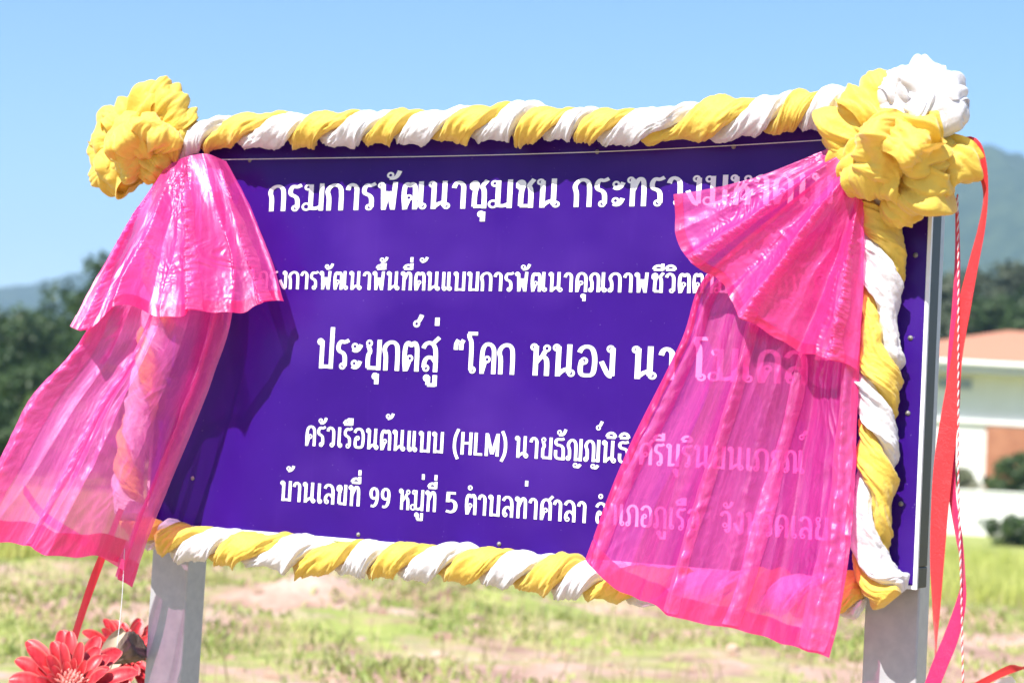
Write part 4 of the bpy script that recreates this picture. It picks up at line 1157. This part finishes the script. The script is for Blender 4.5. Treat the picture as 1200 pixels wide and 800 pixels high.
def flower(C, axis, size, label, seed, grp='red torch ginger flowers beside the left post'):
    r = np.random.default_rng(seed)
    ax = np.asarray(axis, float); ax /= np.linalg.norm(ax)
    e1 = np.cross(ax, (0, 0, 1.0)); e1 /= np.linalg.norm(e1)
    e2 = np.cross(ax, e1)
    foot = np.array([C[0] - ax[0] * .12, C[1] - ax[1] * .12, 0])
    t = thing('torch_ginger_flower', foot, label, 'flower', grp)
    # stalk
    MB().tube(resample([foot, foot + np.array([0, 0, C[2] * .7]), C - ax * size * .42], 14), np.linspace(.016, .012, 14), 8).build('stem', STEM, t, True)
    # outer bracts in three rows, each a curved, cupped blade
    for row, (cnt, ln, wdt, up) in enumerate(((13, .94, .25, .55), (14, .82, .23, .82), (14, .66, .18, 1.05), (13, .50, .13, 1.25))):
        for k in range(cnt):
            a = 2 * PI * (k + .5 * row + r.uniform(-.2, .2)) / cnt
            rd = e1 * math.cos(a) + e2 * math.sin(a)
            tn = -e1 * math.sin(a) + e2 * math.cos(a)
            l_ = ln * size * r.uniform(.85, 1.1); w_ = wdt * size * r.uniform(.85, 1.15)
            ns_, nw = 18, 9
            s = np.linspace(0, 1, ns_)
            el = up + r.uniform(-.15, .15)
            ang = el * (1 - s) ** .6 + (el - .75 - r.uniform(-.25, .35)) * s
            dr_ = np.cumsum(np.cos(ang)) / ns_ * l_
            dz_ = np.cumsum(np.sin(ang)) / ns_ * l_
            wid = w_ * np.where(s < .62, .42 + .58 * (s / .62) ** 1.2, np.sqrt(np.clip(1.02 - ((s - .62) / .385) ** 2, 0, 1)))
            V = []
            for i in range(ns_):
                for j in range(nw):
                    x = j / (nw - 1) * 2 - 1
                    cup = .22 * wid[i] * x * x
                    V.append(C - ax * size * .32 + rd * (.10 * size + dr_[i]) + ax * (dz_[i] + cup) + tn * x * wid[i] / 2)
            mk('petal', V, grid_faces(ns_, nw), PETAL, t, True, uvs=[(i / (ns_ - 1), j / (nw - 1)) for i in range(ns_) for j in range(nw)])
    # central cone of small bracts and florets
    mb, md = MB(), MB()
    nb = 150
    for k in range(nb):
        q = math.sqrt((k + .5) / nb)
        a = k * 2.39996
        rad = .30 * size * q
        h = size * (.14 - .30 * q * q)
        base = C - ax * size * .10 + (e1 * math.cos(a) + e2 * math.sin(a)) * rad + ax * h
        d = ax + (e1 * math.cos(a) + e2 * math.sin(a)) * q * 1.1 + r.normal(0, .12, 3)
        d /= np.linalg.norm(d)
        ln = size * (.07 + .07 * q)
        tgt = mb if (q < .50 or k % 2) else md
        side = np.cross(d, r.normal(0, 1, 3)); side /= np.linalg.norm(side)
        tgt.tube([base - d * ln * .5, base + d * ln * .45, base + d * ln * .85 + side * .002, base + d * ln], [size * .022, size * .026, size * .016, size * .003], 6)
    mb.build('bract_cone', PETAL2, t, True)
    md.build('floret_ring', DARKR, t, True)
    return t

flower(atY(84, 800, 4.75), (.2, -.70, .68), .178, 'open red torch ginger flower with a pale pink centre, left of the post', 2)
flower(atY(150, 762, 6.9), (.4, -.75, .55), .165, 'red torch ginger flower half hidden behind the left steel post', 4)
# dried lotus-like husk between the flowers
hc = atY(150, 762, 6.3)
husk_foot = np.array([hc[0] - .1, hc[1], 0])
hk = thing('dried_seed_pod', husk_foot, 'ribbed dark brown dried seed pod between the two red flowers', 'seed pod')
axd = np.array([.72, -.2, .52]); axd /= np.linalg.norm(axd)
g1 = np.cross(axd, (0, 1, 0)); g1 /= np.linalg.norm(g1); g2 = np.cross(axd, g1)
prof = [(-.075, .006), (-.06, .016), (-.03, .030), (0, .042), (.03, .051), (.042, .050), (.040, .040), (.032, .010), (.03, .001)]
aa = np.linspace(0, 2 * PI, 48, endpoint=False)
V = [hc + axd * h_ + (g1 * math.cos(t_) + g2 * math.sin(t_)) * r_ * (1 + .07 * math.cos(12 * t_)) for h_, r_ in prof for t_ in aa]
mk('pod', V, grid_faces(len(prof), 48, True), DRY, hk, True)
MB().tube(resample([husk_foot, husk_foot + np.array([0, 0, .6]), hc - axd * .07], 12), .007, 7).build('stem', DRYL, hk, True)
lc = atY(130, 752, 6.5)
lf = np.array([lc[0], lc[1], 0])
dlf = thing('dried_leaf', lf, 'pale tan dried leaf standing behind the brown seed pod', 'leaf')
V = []
for i in range(16):
    s = i / 15
    for j in range(7):
        x = j / 6 * 2 - 1
        V.append(lc + np.array([(x * .045 * math.sin(PI * min(1, s * .93 + .07)) ** .6) + .03 * s, -.02 * x * x + .03 * s * s, -.10 + .15 * s]))
mk('blade', V, grid_faces(16, 7), DRYL, dlf, True)
MB().tube(resample([lf, lf + np.array([.01, 0, .5]), lc - np.array([0, 0, .10])], 10), .004, 6).build('stem', DRYL, dlf, True)
